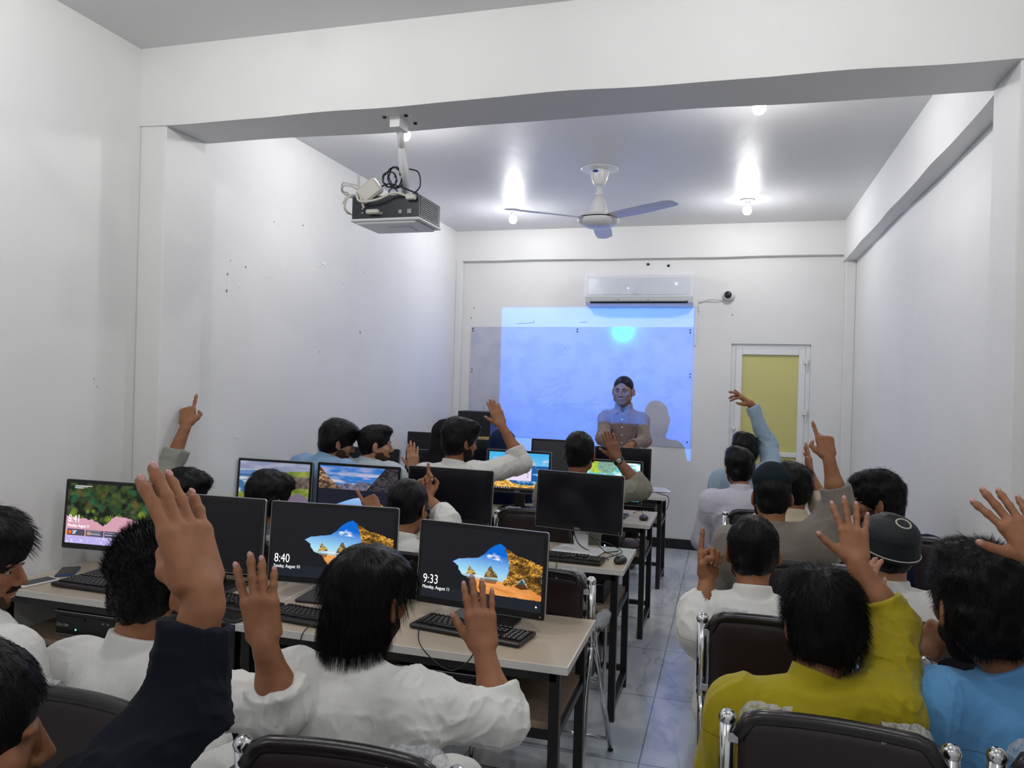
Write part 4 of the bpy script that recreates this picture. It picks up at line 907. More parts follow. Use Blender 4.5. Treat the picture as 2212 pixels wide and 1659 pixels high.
def np_mesh(name, V, F, m_, parent, extra=None, smooth=True):
    me = bpy.data.meshes.new(name); nv, nf = len(V), len(F); V2, F2, mi = V, [F], np.zeros(nf, np.int32)
    lt = F.size; loops = F.ravel(); starts = np.arange(nf)*F.shape[1]
    if extra:
        for mb, k in extra:
            if not mb.f: continue
            b = len(V2); V2 = np.concatenate([V2, np.array(mb.v)])
            for f in mb.f: pass
            ff = np.array([list(f)+[f[-1]]*(4-len(f)) for f in mb.f]); 
            starts = np.concatenate([starts, len(loops)+np.arange(len(ff))*4]); loops = np.concatenate([loops, (ff+b).ravel()]); mi = np.concatenate([mi, np.full(len(ff), k, np.int32)])
    me.vertices.add(len(V2)); me.vertices.foreach_set('co', np.ascontiguousarray(V2, np.float32).ravel())
    me.loops.add(len(loops)); me.loops.foreach_set('vertex_index', loops.astype(np.int32))
    me.polygons.add(len(starts)); me.polygons.foreach_set('loop_start', starts.astype(np.int32)); me.polygons.foreach_set('material_index', mi)
    me.polygons.foreach_set('use_smooth', np.full(len(starts), smooth)); me.update(calc_edges=True); me.validate()
    for m in (m_ if isinstance(m_, (list, tuple)) else [m_]): me.materials.append(m)
    o = link(name, me); 
    if parent is not None: o.parent = parent; o.matrix_parent_inverse = parent.matrix_basis.inverted()
    return o
def strands(V, N_, roots, flow, L, seg=4, rad=.0007, out=.3, jit=.25, rg=None, drop=0.):
    r2 = rg or rng; n_ = len(roots); p = V[roots].copy()+r2.normal(0, .001, (n_, 3)); nrm = N_[roots]; fl_ = flow(p)+r2.normal(0, jit, (n_, 3)); fl_ /= np.linalg.norm(fl_, axis=1)[:, None]
    d = fl_*(1-out)+nrm*out; d /= np.linalg.norm(d, axis=1)[:, None]; L_ = L*r2.uniform(.6, 1.2, n_); pts = [p.copy()]
    for k in range(seg):
        p = p+d*(L_/seg)[:, None]; d = d+A3(0, 0, -drop); d /= np.linalg.norm(d, axis=1)[:, None]; pts.append(p.copy())
    a = np.cross(d, A3(.3, .5, .8)); a /= np.linalg.norm(a, axis=1)[:, None]; b = np.cross(d, a); vs = []
    for k, q_ in enumerate(pts):
        r_ = rad*(1-.75*k/seg)
        for an in (0, 2.094, 4.189): vs.append(q_+a*math.cos(an)*r_+b*math.sin(an)*r_)
    VS = np.stack(vs, 1); base = np.arange(n_)[:, None]*VS.shape[1]; F = []
    for k in range(seg):
        for j in range(3): F.append(np.stack([base[:, 0]+k*3+j, base[:, 0]+k*3+(j+1) % 3, base[:, 0]+k*3+3+(j+1) % 3, base[:, 0]+k*3+3+j], 1))
    return VS.reshape(-1, 3), np.concatenate(F)
def vnorm(V, F):
    n_ = np.cross(V[F[:, 2]]-V[F[:, 0]], V[F[:, 3]]-V[F[:, 1]]); N_ = np.zeros_like(V)
    for k in range(4): np.add.at(N_, F[:, k], n_)
    return N_/(np.linalg.norm(N_, axis=1)[:, None]+1e-12)

# ---- materials of people
SK = {}
def skin(tone):
    if tone not in SK:
        c = {'mid': (.31, .136, .066), 'dark': (.22, .090, .043), 'light': (.42, .215, .128), 'pale': (.45, .27, .19)}[tone]
        SK[tone] = mat('skin_'+tone, c, .55, spec=.35, bump=(220, .12, .001), var=(26, tuple(x*.78 for x in c[:1])+(c[1]*.68, c[2]*.66), .4, .78))
    return SK[tone]
M['nail'] = mat('fingernail', (.50, .27, .23), .25, spec=.5)
M['hair'] = mat('black_hair', (.0045, .0042, .0048), .42, spec=.16, bump=(240, .35, .003, (1, 1, .12)))
M['hairb'] = mat('dark_brown_hair', (.014, .010, .009), .42, spec=.35, bump=(200, .35, .003, (1, 1, .15)))
M['stubble'] = mat('short_stubble', (.055, .030, .020), .8, spec=.1)
M['stub'] = mat('beard_hair', (.018, .012, .011), .75, spec=.1)
M['eyew'] = mat('eye_white', (.30, .27, .25), .3); M['iris'] = mat('dark_iris', (.012, .008, .006), .15); M['lip'] = mat('lips', (.30, .12, .10), .4)
M['lip2'] = mat('cool_lips', (.26, .12, .11), .45)
def cloth(name, col, seam=None, rough=.8, weave=900, fine=.12):
    m = mat(name, col, rough, spec=.15, sheen=.15 if max(col) > .1 else 0, bump=(14, .35, .012)); 
    if seam:                                                   # stitched yoke line across the back
        nt = m.node_tree; b = nt.nodes['Principled BSDF']; N = nt.nodes.new; K = nt.links.new; g = N('ShaderNodeNewGeometry'); s_ = N('ShaderNodeSeparateXYZ'); K(g.outputs['Position'], s_.inputs[0])
        z0, (cx, cy), (tx, ty) = seam; dx = N('ShaderNodeMath'); dx.operation = 'MULTIPLY_ADD'; K(s_.outputs[0], dx.inputs[0]); dx.inputs[1].default_value = tx; dx.inputs[2].default_value = -z0-tx*cx
        dd = N('ShaderNodeMath'); dd.operation = 'ADD'; K(s_.outputs[2], dd.inputs[0]); K(dx.outputs[0], dd.inputs[1]); ab = N('ShaderNodeMath'); ab.operation = 'ABSOLUTE'; K(dd.outputs[0], ab.inputs[0])
        lt = N('ShaderNodeMath'); lt.operation = 'LESS_THAN'; K(ab.outputs[0], lt.inputs[0]); lt.inputs[1].default_value = .0011
        mx = N('ShaderNodeMixRGB'); mx.inputs[1].default_value = (*col, 1); mx.inputs[2].default_value = (*[c*.45 for c in col], 1); K(lt.outputs[0], mx.inputs[0]); K(mx.outputs[0], b.inputs['Base Color'])
    return m

POSES = {  # (joint bends) for index..little, sideways angles, thumb joints in hand space
    'open': ([(4, 6, 5), (3, 5, 4), (4, 6, 5), (8, 9, 6)], (7, 1, -4, -11), [(.020, .016, -.008), (.045, .047, -.014), (.060, .074, -.014), (.069, .098, -.012)]),
    'opent': ([(4, 6, 5), (3, 5, 4), (4, 6, 5), (8, 9, 6)], (3, .5, -2.5, -7), [(.020, .016, -.008), (.045, .047, -.014), (.060, .074, -.014), (.069, .098, -.012)]),
    'close': ([(4, 6, 5), (3, 4, 4), (5, 7, 5), (10, 10, 8)], (1.5, 0, -1.5, -4), [(.020, .016, -.008), (.043, .045, -.016), (.061, .068, -.020), (.074, .088, -.020)]),
    'tuckb': ([(4, 6, 5), (3, 4, 4), (4, 6, 5), (6, 9, 6)], (10, 0, -1.5, -6), [(.016, .016, -.012), (.022, .042, -.032), (.010, .068, -.040), (-.006, .086, -.040)]),
    'tuck': ([(6, 8, 6), (4, 6, 5), (6, 8, 6), (10, 12, 8)], (2, 0, -2, -15), [(.016, .016, -.012), (.022, .042, -.032), (.010, .068, -.040), (-.006, .086, -.040)]),
    'spread': ([(3, 6, 5), (0, 4, 4), (4, 6, 5), (6, 8, 6)], (13, 3, -6, -17), [(.020, .014, -.008), (.050, .040, -.014), (.074, .060, -.014), (.092, .078, -.010)]),
    'point': ([(2, 3, 3), (78, 95, 50), (82, 98, 50), (84, 98, 50)], (2, 0, -1, -2), [(.020, .016, -.012), (.036, .046, -.028), (.024, .068, -.042), (.004, .074, -.046)]),
    'pointt': ([(2, 3, 3), (60, 85, 50), (80, 95, 50), (84, 98, 50)], (4, 0, -1, -2), [(.020, .016, -.008), (.046, .042, -.018), (.058, .066, -.024), (.046, .084, -.030)]),
    'relax': ([(20, 30, 18), (25, 34, 20), (30, 38, 20), (34, 40, 22)], (3, 0, -2, -4), [(.020, .016, -.010), (.042, .044, -.022), (.050, .068, -.032), (.050, .088, -.040)]),
    'rest': ([(14, 22, 12), (16, 24, 14), (18, 26, 14), (20, 28, 16)], (6, 1, -3, -9), [(.020, .016, -.008), (.042, .044, -.018), (.052, .070, -.024), (.056, .092, -.028)]),
    'droop': ([(38, 22, 12), (-2, 25, 12), (30, 30, 15), (-8, 6, 4)], (10, 4, -4, -14), [(.020, .016, -.010), (.040, .046, -.026), (.044, .074, -.040), (.040, .094, -.048)]),
    'fist': ([(75, 92, 50), (78, 95, 50), (82, 98, 50), (84, 98, 50)], (2, 0, -1, -2), [(.020, .016, -.012), (.038, .046, -.026), (.030, .070, -.040), (.010, .078, -.046)]),
}
def add_hand(V, nails, W, D, Nd, right=True, pose='open', sc_=1.0):
    y = np.array(D, float); y /= np.linalg.norm(y); z = np.array(Nd, float); z -= y*(z@y); z /= np.linalg.norm(z); x = np.cross(z, y) if right else np.cross(y, z)
    Mx = np.stack([x, y, z], 1); T = lambda p: np.array(W)+Mx@(np.array(p)*sc_)
    ang, spr, th = POSES[pose]
    V.cone(T((0, -.02, 0)), T((0, .012, 0)), .024*sc_, .026*sc_, k=.012, sq=(z, 1.35))
    V.box(T((0, .050, -.002)), (.028*sc_, .034*sc_, .003*sc_), .0105*sc_, Mx, k=.014)
    bx = (.029, .0095, -.0105, -.029); by = (.086, .091, .086, .078); ph = ((.043, .026, .021), (.047, .030, .022), (.043, .028, .021), (.034, .021, .019)); rr = (.0094, .0097, .0092, .0082)
    for i in range(4):
        b = A3(bx[i], by[i], 0); V.cone(T((bx[i]*.45, .01, .001)), T(b), .0105*sc_, rr[i]*1.12*sc_, k=.010)
        V.ell(T(b+A3(0, 0, .002)), A3(.0105, .0115, .0105)*sc_, Mx, k=.006)
        sp_ = R(spr[i]); a = 0; p = b
        for j in range(3):
            a += R(ang[i][j]); dr_ = A3(math.sin(sp_)*math.cos(a), math.cos(sp_)*math.cos(a), -math.sin(a)); q_ = p+dr_*ph[i][j]
            if j == 2: q_ = p+dr_*(ph[i][j]-rr[i]*.7)
            r0, r1 = rr[i]*(1, .93, .86)[j], rr[i]*(.95, .88, .74)[j]
            V.cone(T(p), T(q_), r0*sc_, r1*sc_, k=.0035 if j else .006)
            if j < 2: V.ell(T(q_+A3(0, 0, 0)), A3(1, 1, 1)*rr[i]*.98*sc_, None, k=.003)
            if j == 2:
                nn = A3(math.sin(sp_)*math.sin(a), math.cos(sp_)*math.sin(a), math.cos(a)); sd = np.cross(dr_, nn); NM = Mx@np.stack([sd, dr_, nn], 1)
                nails.ell(T(q_+nn*rr[i]*.60+dr_*.0005), A3(.0058, .0075, .0032)*sc_*(rr[i]/.0094), NM, n=10, m=6)
            p = q_
    t = [A3(*q_) for q_ in th]
    V.cone(T(t[0]), T(t[1]), .0145*sc_, .0125*sc_, k=.014).cone(T(t[1]), T(t[2]), .0118*sc_, .0102*sc_, k=.006).cone(T(t[2]), T(t[3]), .0103*sc_, .0082*sc_, k=.004)
    V.ell(T((.018, .030, -.012)), A3(.017, .026, .013)*sc_, Mx, k=.012)
    dr_ = t[3]-t[2]; dr_ /= np.linalg.norm(dr_); nn = A3(.45, .1, .9); nn -= dr_*(nn@dr_); nn /= np.linalg.norm(nn); sd = np.cross(dr_, nn)
    nails.ell(T(t[3]+nn*.0056-dr_*.001), A3(.0070, .0085, .0036)*sc_, Mx@np.stack([sd, dr_, nn], 1), n=10, m=6)
CAMV = lambda r_, u_, t_: iR*r_+iU*u_-cF*t_       # direction given as (right, up, towards the camera)
LOG = []
def rotz(a): return np.array([[math.cos(a), -math.sin(a), 0], [math.sin(a), math.cos(a), 0], [0, 0, 1]])
def make_person(key, label, head, yaw=0, pitch=0, roll=0, tyaw=None, tone='mid', hair='short', shirt=(.7, .7, .7), vox=.0042, arms=(), face=False, beard=None, hs=1.0, sw=.175, lean=.03, cap=None,
                seam=None, collar='band', fold=1.0, pants=None, strand=0, glasses=None, stand=False, drop=.0, sleeve_r=.050, hairseed=1, parts_extra=None, sh_up=(0, 0), name='person', build_legs=True, seatz=.49, nk=(0, 0), tw=1.0, shoe='plastic', nz=0., fw=1.0, shlow=0.0, hsc=1.0):
    hx, hy, hd = head; top = at(hx, hy, hd); Hc = top-A3(0, 0, (.118+{'long': .026, 'fluffy': .030, 'wavy': .036, 'short': .014, 'spiky': .030, 'crew': .020, 'fade': .018, 'thin': .010, 'scarf': .018}[hair])*hs)
    root = bpy.data.objects.new(name, None); COL.objects.link(root); tag(root, label, 'person')
    Rm = rotz(R(yaw))@np.array(Matrix.Rotation(R(pitch), 3, 'X'))@np.array(Matrix.Rotation(R(roll), 3, 'Y')); s_, f_, u_ = Rm[:, 0], Rm[:, 1], Rm[:, 2]
    H = lambda x, y, z: Hc+(s_*x+f_*y+u_*z)*hs
    TM = rotz(R(yaw*.35 if tyaw is None else tyaw)); ts, tf = TM[:, 0], TM[:, 1]
    Nb = Hc-u_*.125*hs-f_*.03*hs-A3(0, 0, .027-nz)-tf*(.015)+ts*nk[0]+tf*nk[1]
    floor_z = 0; sz = seatz
    root.location = (Nb[0], Nb[1], 0); bpy.context.view_layer.update()
    # ------------- skin
    V = Vol(); nails = MB()
    V.ell(H(0, -.014, .034), A3(.0755, .095, .083)*hs, Rm, k=.02).ell(H(0, .030, -.030), A3(.060*fw, .062, .080)*hs, Rm, k=.03).ell(H(0, .052, -.090), A3(.034, .034, .024)*hs, Rm, k=.025)
    V.ell(H(0, -.03, -.02), A3(.062, .062, .07)*hs, Rm, k=.03)
    for q_ in (-1, 1):
        V.ell(H(q_*.044, .058, -.022), A3(.022, .024, .022)*hs, Rm, k=.018)                        # cheek
        V.ell(H(q_*.030, .079, .020), A3(.024, .012, .009)*hs, Rm, k=.012)                        # brow
        V.ell(H(q_*.048*fw, .020, -.062), A3(.018, .034, .022)*hs, Rm, k=.02)                         # jaw corner
        if face: V.ell(H(q_*.031, .096, .001), A3(.017, .013, .011)*hs, Rm, k=.012, sub=True)
        er = Rm@np.array(Matrix.Rotation(q_*R(26), 3, 'Z'))@np.array(Matrix.Rotation(R(-10), 3, 'X'))
        V.ell(H(q_*.085, -.010, -.006), A3(.0065, .020, .033)*hs, er, k=.006).ell(H(q_*.077, .003, -.034), A3(.007, .009, .011)*hs, Rm, k=.006)
        V.ell(H(q_*.094, -.003, -.004), A3(.0065, .012, .021)*hs, er, k=.004, sub=True)
    V.cone(H(0, .088, .012), H(0, .110, -.028), .0075*hs, .011*hs, k=.010)
    for q_ in (-1, 1): V.ell(H(q_*.011, .098, -.034), A3(.009, .011, .008)*hs, Rm, k=.006)
    if face:
        V.ell(H(0, .088, -.058), A3(.024, .011, .006)*hs, Rm, k=.006).ell(H(0, .086, -.069), A3(.021, .011, .007)*hs, Rm, k=.006).box(H(0, .100, -.0635), (.022*hs, .004*hs, .0004), .0008, Rm, k=.003, sub=True)
    V.cone(H(0, -.022, -.05), Nb+tf*.0, .055*hs*fw, .053*max(1, fw), k=.02).cone(Nb, Nb-A3(0, 0, .08), .050, .032, k=.012)
    rad = lambda q_: ts*q_
    Sh = {}
    for q_, nm in ((-1, 'L'), (1, 'R')):
        Sh[nm] = Nb+ts*q_*sw+A3(0, 0, -.056+sh_up[0 if q_ < 0 else 1]-shlow)-tf*.005
    V.cone(Sh['L']-A3(0, 0, .02), Sh['R']-A3(0, 0, .02), .035, .035, k=.02).ell(Nb-A3(0, 0, .2)+tf*.02, (.12, .08, .14), TM, k=.04)
    C = Vol(); C.dm = .03
    # ------------- garment
    hip = Nb-tf*lean*0+A3(0, 0, 0); hip = A3(Nb[0], Nb[1], sz+.06)-tf*(lean) if not stand else A3(Nb[0], Nb[1], .98)-tf*.02
    mid = Nb*.55+hip*.45
    C.cone(Sh['L']+ts*.02-A3(0, 0, .004), Sh['R']-ts*.02-A3(0, 0, .004), .066*tw, .066*tw, k=.04).cone(Nb+A3(0, 0, -.005), Nb-A3(0, 0, .06), .064, .10*tw, k=.03, flat0=True)
    C.cone(Nb-A3(0, 0, .13)-tf*.0, mid, .150*tw, .150*tw, k=.05, sq=(tf, 1.32)).cone(mid, hip, .150*tw, .168*tw, k=.05, sq=(tf, 1.25))
    for q_, nm in ((-1, 'L'), (1, 'R')): C.ell(Sh[nm]-A3(0, 0, .05)-tf*.03, (.075*tw, .06*tw, .10), TM, k=.05)
    if stand: C.cone(hip, hip-A3(0, 0, .10), .17*tw, .175*tw, k=.04, sq=(tf, 1.3), flat=True)
    else:
        for q_ in (-1, 1): C.cone(hip+ts*q_*.09, hip+ts*q_*.11+tf*.38+A3(0, 0, -.015), .095, .078, k=.04)
    for nm in ('L', 'R'): C.cone(Nb-A3(0, 0, .035), Sh[nm]-A3(0, 0, .005), .050, .058*tw, k=.035)
    Csl = []
    for a in arms:
        side = a['s']
        if a.get('S'): Sh[side] = at(*a['S'])
        S = Sh[side]; q_ = 1 if side == 'R' else -1
        E_ = np.array(a['E']) if len(a['E']) == 3 and not a.get('px') else at(*a['E']); W_ = at(*a['W']) if a.get('px') else np.array(a['W']); Tp = at(*a['T']) if a.get('px') else np.array(a['T'])
        LOG.append((key, side, round(float(np.linalg.norm(E_-S)), 3), round(float(np.linalg.norm(W_-E_)), 3), round(float(np.linalg.norm(Tp-W_)), 3)))
        dn = CAMV(*a.get('N', (0, 0, 1))); fa = (W_-E_)/np.linalg.norm(W_-E_)
        V.cone(S, E_, .043, .037, k=.02).cone(E_, E_*.62+W_*.38, .038, .039, k=.02).cone(E_*.62+W_*.38, W_, .039, .0255, k=.02, sq=(dn-(dn@fa)*fa/1, 1.0))
        add_hand(V, nails, W_, Tp-W_, dn, side == 'R', a.get('pose', 'open'), a.get('sc', 1.0))
        cf = a.get('cuff', .5); cw = a.get('cw', .052); Ct = E_+(W_-E_)*cf; ra = a.get('sr', sleeve_r)
        C.cone(S, E_, .066*tw, ra+.010, k=.035)
        if cf > .02:
            C.cone(E_, Ct, ra+.008, cw-.002, k=.022, flat=True)
            c0 = Ct-fa*a.get('cl', .055); C.cone(c0, Ct, cw+.004, cw+.006, k=.003, flat=True, flat0=True)
            C.cone(Ct-fa*.018, Ct+fa*.03, cw-.009, cw-.009, k=.002, sub=True, flat0=True)
        Csl.append((E_, fa, S))
    for nm, q_ in (('L', -1), ('R', 1)):
        if nm in [a['s'] for a in arms]: continue
        S = Sh[nm]; E_ = S+ts*q_*.055-A3(0, 0, .27)+tf*.04; W_ = E_+tf*.21-ts*q_*.05-A3(0, 0, .03); 
        if not stand: W_[2] = max(W_[2], hip[2]+.11); 
        V.cone(S, E_, .043, .037, k=.02).cone(E_, W_, .038, .026, k=.02); add_hand(V, nails, W_, tf-ts*q_*.3-A3(0, 0, .15), A3(0, 0, 1), nm == 'R', 'rest')
        C.cone(S, E_, .064*tw, .058, k=.035).cone(E_, E_*.25+W_*.75, .056, .046, k=.02, flat=True)
    # collar
    cr0 = max(.060, .055*hs*fw+.004)
    if collar == 'band': C.cone(Nb-A3(0, 0, .015), Nb*.50+H(0, -.022, -.05)*.50+A3(0, 0, -.006), cr0+.009, cr0+.004, k=.006, flat=True)
    else:
        C.cone(Nb-A3(0, 0, .022), Nb*.54+H(0, -.022, -.05)*.46, cr0+.014, cr0+.004, k=.006, flat=True)
        C.cone(Nb+tf*.05-A3(0, 0, .03), Nb+tf*.14+A3(0, 0, .03), .012, .045, k=.01, sub=True)
    sd = len(key)*3+int(abs(hx))
    def disp(P):
        q_ = (P-Nb)@TM; n1 = noise3(q_*A3(8.5, 8.5, 4)+5, sd); n2 = noise3(q_*A3(14, 14, 26)+n1[:, None]*2.5, sd+1); n3 = noise3(q_*A3(34, 26, 14)+n1[:, None]*3, sd+2)
        r1 = 1-np.abs(2*n1-1); r2_ = 1-np.abs(2*n2-1); r3 = 1-np.abs(2*n3-1); near = np.zeros(len(P)); nkf = np.clip((np.linalg.norm(P-Nb-A3(0, 0, .01), axis=1)-.09)/.06, 0, 1)
        for E2, fa2, S2 in Csl:
            d1 = np.linalg.norm(P-E2, axis=1); near = np.maximum(near, np.exp(-(d1/.13)**2))
            ab = E2-S2; t = np.clip(((P-S2)@ab)/(ab@ab), 0, 1); dl = np.linalg.norm(P-S2-np.outer(t, ab), axis=1); near = np.maximum(near, .75*np.exp(-(dl/.11)**4))
        return -nkf*(fold*(.011*r1**4+.005*r3**5*(.5+near)+.007*near*r2_**4)-.003*fold)
    C.disp = disp; sm = cloth('cloth_'+key, shirt, seam=(Nb[2]-.135+.0, (Nb[0], Nb[1]), (seam if isinstance(seam, float) else .0, 0)) if seam is not None else None)
    body = V.build('body', vox, [skin(tone), M['nail']], root, extra=[(nails, 1)])
    C.build('shirt', vox*1.35, sm, root)
    # ------------- legs
    if build_legs:
        L = Vol(); pm = cloth('trousers_'+key, pants or shirt)
        for q_ in (-1, 1):
            if stand: a_, k_, an_ = hip+ts*q_*.09-A3(0, 0, .02), hip+ts*q_*.10-A3(0, 0, .46), A3(*(hip+ts*q_*.11)[:2], .09); 
            else: a_, k_ = hip+ts*q_*.09, hip+ts*q_*.12+tf*.42-A3(0, 0, .03); an_ = A3(*(k_+tf*.0+ts*q_*.01)[:2], .09)
            L.cone(a_, k_, .088, .066, k=.03).cone(k_, an_, .064, .060, k=.02, flat=True)
        L.build('trousers', .012, pm, root)
        for q_ in (-1, 1):
            if shoe == 'sandal':
                an_ = A3(*(hip+ts*q_*.13+tf*.42)[:2], 0); ft = Vol(); ft.ell(an_+tf*.05+A3(0, 0, .040), (.040, .11, .026), TM, k=.02).ell(an_-tf*.02+A3(0, 0, .06), (.034, .045, .045), TM, k=.02).cone(an_+A3(0, 0, .05), an_+A3(0, 0, .14), .036, .038, k=.02)
                for tk in range(5): ft.ell(an_+tf*(.155-.006*tk*1.5)+ts*(.028-.014*tk)*-q_+A3(0, 0, .030), (.009, .020, .010), TM, k=.005)
                ft.build('foot', .006, skin(tone), root); sd_ = MB(); sd_.ell(an_+tf*.05+A3(0, 0, .010), (.050, .135, .011), TM, n=20)
                for o1, o2 in ((.10, .10), (.05, .07), (-.02, .02)): sd_.tube([an_+tf*o1-ts*.045+A3(0, 0, .015), an_+tf*(o1+o2)/2-ts*.026+A3(0, 0, .062), an_+tf*o2+ts*.026+A3(0, 0, .062), an_+tf*o2+ts*.045+A3(0, 0, .015)], .009, 6)
                worldpart(sd_, 'sandal', M['tan'], root); continue
            an_ = A3(*(hip+ts*q_*.11)[:2], 0) if stand else A3(*(hip+ts*q_*.13+tf*.42)[:2], 0); sh_ = Vol(); sh_.ell(an_+tf*.06+A3(0, 0, .032), (.045, .125, .030), TM, k=.01).ell(an_-tf*.02+A3(0, 0, .055), (.040, .055, .045), TM, k=.02).box(an_+tf*.05+A3(0, 0, -.03), (.1, .2, .03), 0, TM, k=.003, sub=True)
            sh_.build('shoe', .008, M[shoe], root)
    # ------------- hair
    hm = M['hair']; hsd = hairseed; G = Vol(); G.dm = .025; amp = .004
    if hair != 'none':
        g = lambda c, r_, k=.02, sub=False: G.ell(H(*c), A3(*r_)*hs, Rm, k=k, sub=sub)
        if hair in ('short', 'spiky', 'crew', 'fade'):
            e = {'short': .007, 'spiky': .006, 'crew': .003, 'fade': .004}[hair]
            g((0, -.014, .036+e*.4), (.0755+e, .095+e, .084+e*1.5)); g((0, -.036, -.020), (.064+e*.8, .062+e*.8, .066), .02)
            if hair == 'fade': g((0, .03, .095), (.06, .075, .035), .02)
            if hair == 'spiky': g((0, .0, .08), (.070, .085, .05), .02); amp = .006
            g((0, .112, -.055), (.090, .085, .095), .006, True)
            for q_ in (-1, 1): g((q_*.092, .012, -.024), (.020, .022, .034), .004, True)
            G.box(H(0, -.02, -.125), (.1, .1, .030), .004, Rm, k=.006, sub=True)
        elif hair in ('fluffy', 'wavy'):
            g((0, -.010, .046), (.090, .108, .094)); g((0, -.040, -.020), (.078, .068, .072), .03); g((.02, .05, .085), (.070, .060, .040), .02); g((-.03, .0, .105), (.05, .07, .035), .02)
            g((0, .118, -.060), (.088, .080, .090), .006, True)
            for q_ in (-1, 1): g((q_*.094, .004, -.042), (.020, .028, .030), .004, True)
            G.box(H(0, -.02, -.130), (.12, .12, .034), .004, Rm, k=.008, sub=True); amp = .006 if hair == 'wavy' else .005
        elif hair == 'long':
            g((0, -.012, .044), (.088, .105, .088)); g((0, -.040, -.040), (.081, .066, .080), .03); g((0, -.050, -.095), (.050, .045, .070), .03); g((0, .03, .06), (.084, .075, .055), .02)
            g((0, .125, -.060), (.080, .075, .105), .008, True); 
            for q_ in (-1, 1): g((q_*.102, .03, -.08), (.026, .040, .05), .006, True)
            amp = .005
        elif hair == 'thin':
            g((0, -.018, .038), (.0785, .096, .085)); g((0, -.036, -.020), (.066, .064, .064), .02); g((0, .140, .0), (.082, .084, .104), .010, True); g((0, .112, -.06), (.092, .085, .098), .006, True)
            for q_ in (-1, 1): g((q_*.092, .012, -.024), (.020, .022, .034), .004, True)
            G.box(H(0, -.02, -.115), (.1, .1, .030), .004, Rm, k=.006, sub=True); amp = .001
        elif hair == 'scarf':
            g((0, .0, .03), (.098, .118, .102)); g((0, -.02, -.08), (.10, .10, .10), .05); G.cone(H(0, -.03, -.08), Nb-A3(0, 0, .18), .10, .19, k=.05); g((0, .125, -.02), (.05, .05, .07), .008, True); amp = .005
        G.disp = lambda P: -amp*1.5*noise3(((P-Hc)@Rm)*A3(70, 45, 22)+hsd, hsd)-amp*2*noise3(((P-Hc)@Rm)*(34 if hair == 'wavy' else 20)+hsd, hsd+5)+amp*.9-.001
        if hair == 'scarf': hm = cloth('scarf_'+key, shirt)
        HV, HF = G.mesh(max(vox*1.05, .0042) if strand else max(vox*1.3, .005)); 
        if strand:
            HN = vnorm(HV, HF); loc = (HV-Hc)@Rm/hs; r2 = np.random.default_rng(hsd); 
            pr = np.ones(len(HV)); 
            pr = np.where((loc[:, 1] > .045) & (loc[:, 2] < .05), .0, pr)
            if hair == 'long': pr = np.where(loc[:, 2] < -.05, 4., 1.)
            roots = r2.choice(len(HV), strand, p=pr/pr.sum()); crown = H(.005, -.045, .12)
            def flow(p):
                v = p-crown; v = v/(np.linalg.norm(v, axis=1)[:, None]+1e-9)
                if hair == 'spiky': return v*.35+u_*.8-f_*.0
                if hair in ('fluffy', 'wavy'): return v*.9+f_*.25+s_*.2-u_*.25
                return v*.8-u_*.7
            SV, SF = strands(HV, HN, roots, flow, {'spiky': .019, 'long': .055, 'fluffy': .028, 'wavy': .018}.get(hair, .012)*hs*(np.clip(.55+loc[roots, 2]*6, .35, 1) if hair in ('spiky', 'short', 'fade', 'crew') else 1), out={'spiky': .30, 'wavy': .04, 'fluffy': .05, 'long': .02}.get(hair, .05), jit={'wavy': .26, 'spiky': .22, 'long': .06}.get(hair, .12), rad=.00058 if hair == 'spiky' else .00045, rg=r2, drop={'long': .25, 'fluffy': .12}.get(hair, 0))
            b0 = len(HV); HV = np.concatenate([HV, SV]); HF = np.concatenate([HF, SF+b0])
        np_mesh('headscarf' if hair == 'scarf' else 'hair', HV, HF, hm, root)
    if beard:
        Bv = Vol(); e = .0035; Bv.dm = .02
        Bv.ell(H(0, .030, -.030), A3(.060+e, .062+e, .080+e)*hs, Rm, k=.02).ell(H(0, .052, -.090), A3(.034+e, .034+e, .024+e)*hs, Rm, k=.025)
        for q_ in (-1, 1): Bv.ell(H(q_*.048, .020, -.062), A3(.018+e, .034+e, .022+e)*hs, Rm, k=.02)
        Bv.box(H(0, .03, .05), (.12, .12, .085), .003, Rm, k=.006, sub=True)          # nothing above the ear lobes
        Bv.ell(H(0, .098, -.050), A3(.034, .030, .036)*hs, Rm, k=.008, sub=True)
        for q_ in (-1, 1): Bv.ell(H(q_*.040, .075, -.034), A3(.030, .036, .030)*hs, Rm, k=.008, sub=True)
        if beard == 'full': Bv.ell(H(0, .055, -.105), A3(.034, .032, .026)*hs, Rm, k=.02)
        Bv.disp = lambda P: -.002*(2*noise3(((P-Hc)@Rm)*90, 3)-1); Bv.build('beard', max(vox, .0045), M['stub'] if beard == 'full' else M['stubble'], root)
    if face:
        for q_ in (-1, 1):
            eb = MB().ell(H(q_*.031, .0755, .001), A3(1, 1, 1)*.0125*hs, None, n=16, m=12)
            eb.ell(H(q_*.031, .0850, .000), A3(.0064, .0036, .0064)*hs, Rm, mi=1, n=12, m=8).build('eye', [M['eyew'], M['iris']], root).matrix_parent_inverse = root.matrix_basis.inverted()
            ld = MB(); ld.tube([H(q_*.016, .086, .003), H(q_*.026, .0925, .0085), H(q_*.038, .090, .0075), H(q_*.047, .080, .002)], [.0016, .0026, .0026, .0014], 6); ld.build('eyelid', skin(tone), root).matrix_parent_inverse = root.matrix_basis.inverted()
            MB().tube([H(q_*.012, .091, .019), H(q_*.026, .0925, .0245), H(q_*.040, .084, .022), H(q_*.050, .072, .015)], [.0030, .0052, .0046, .0016], 6).build('eyebrow', M['stub'], root).matrix_parent_inverse = root.matrix_basis.inverted()
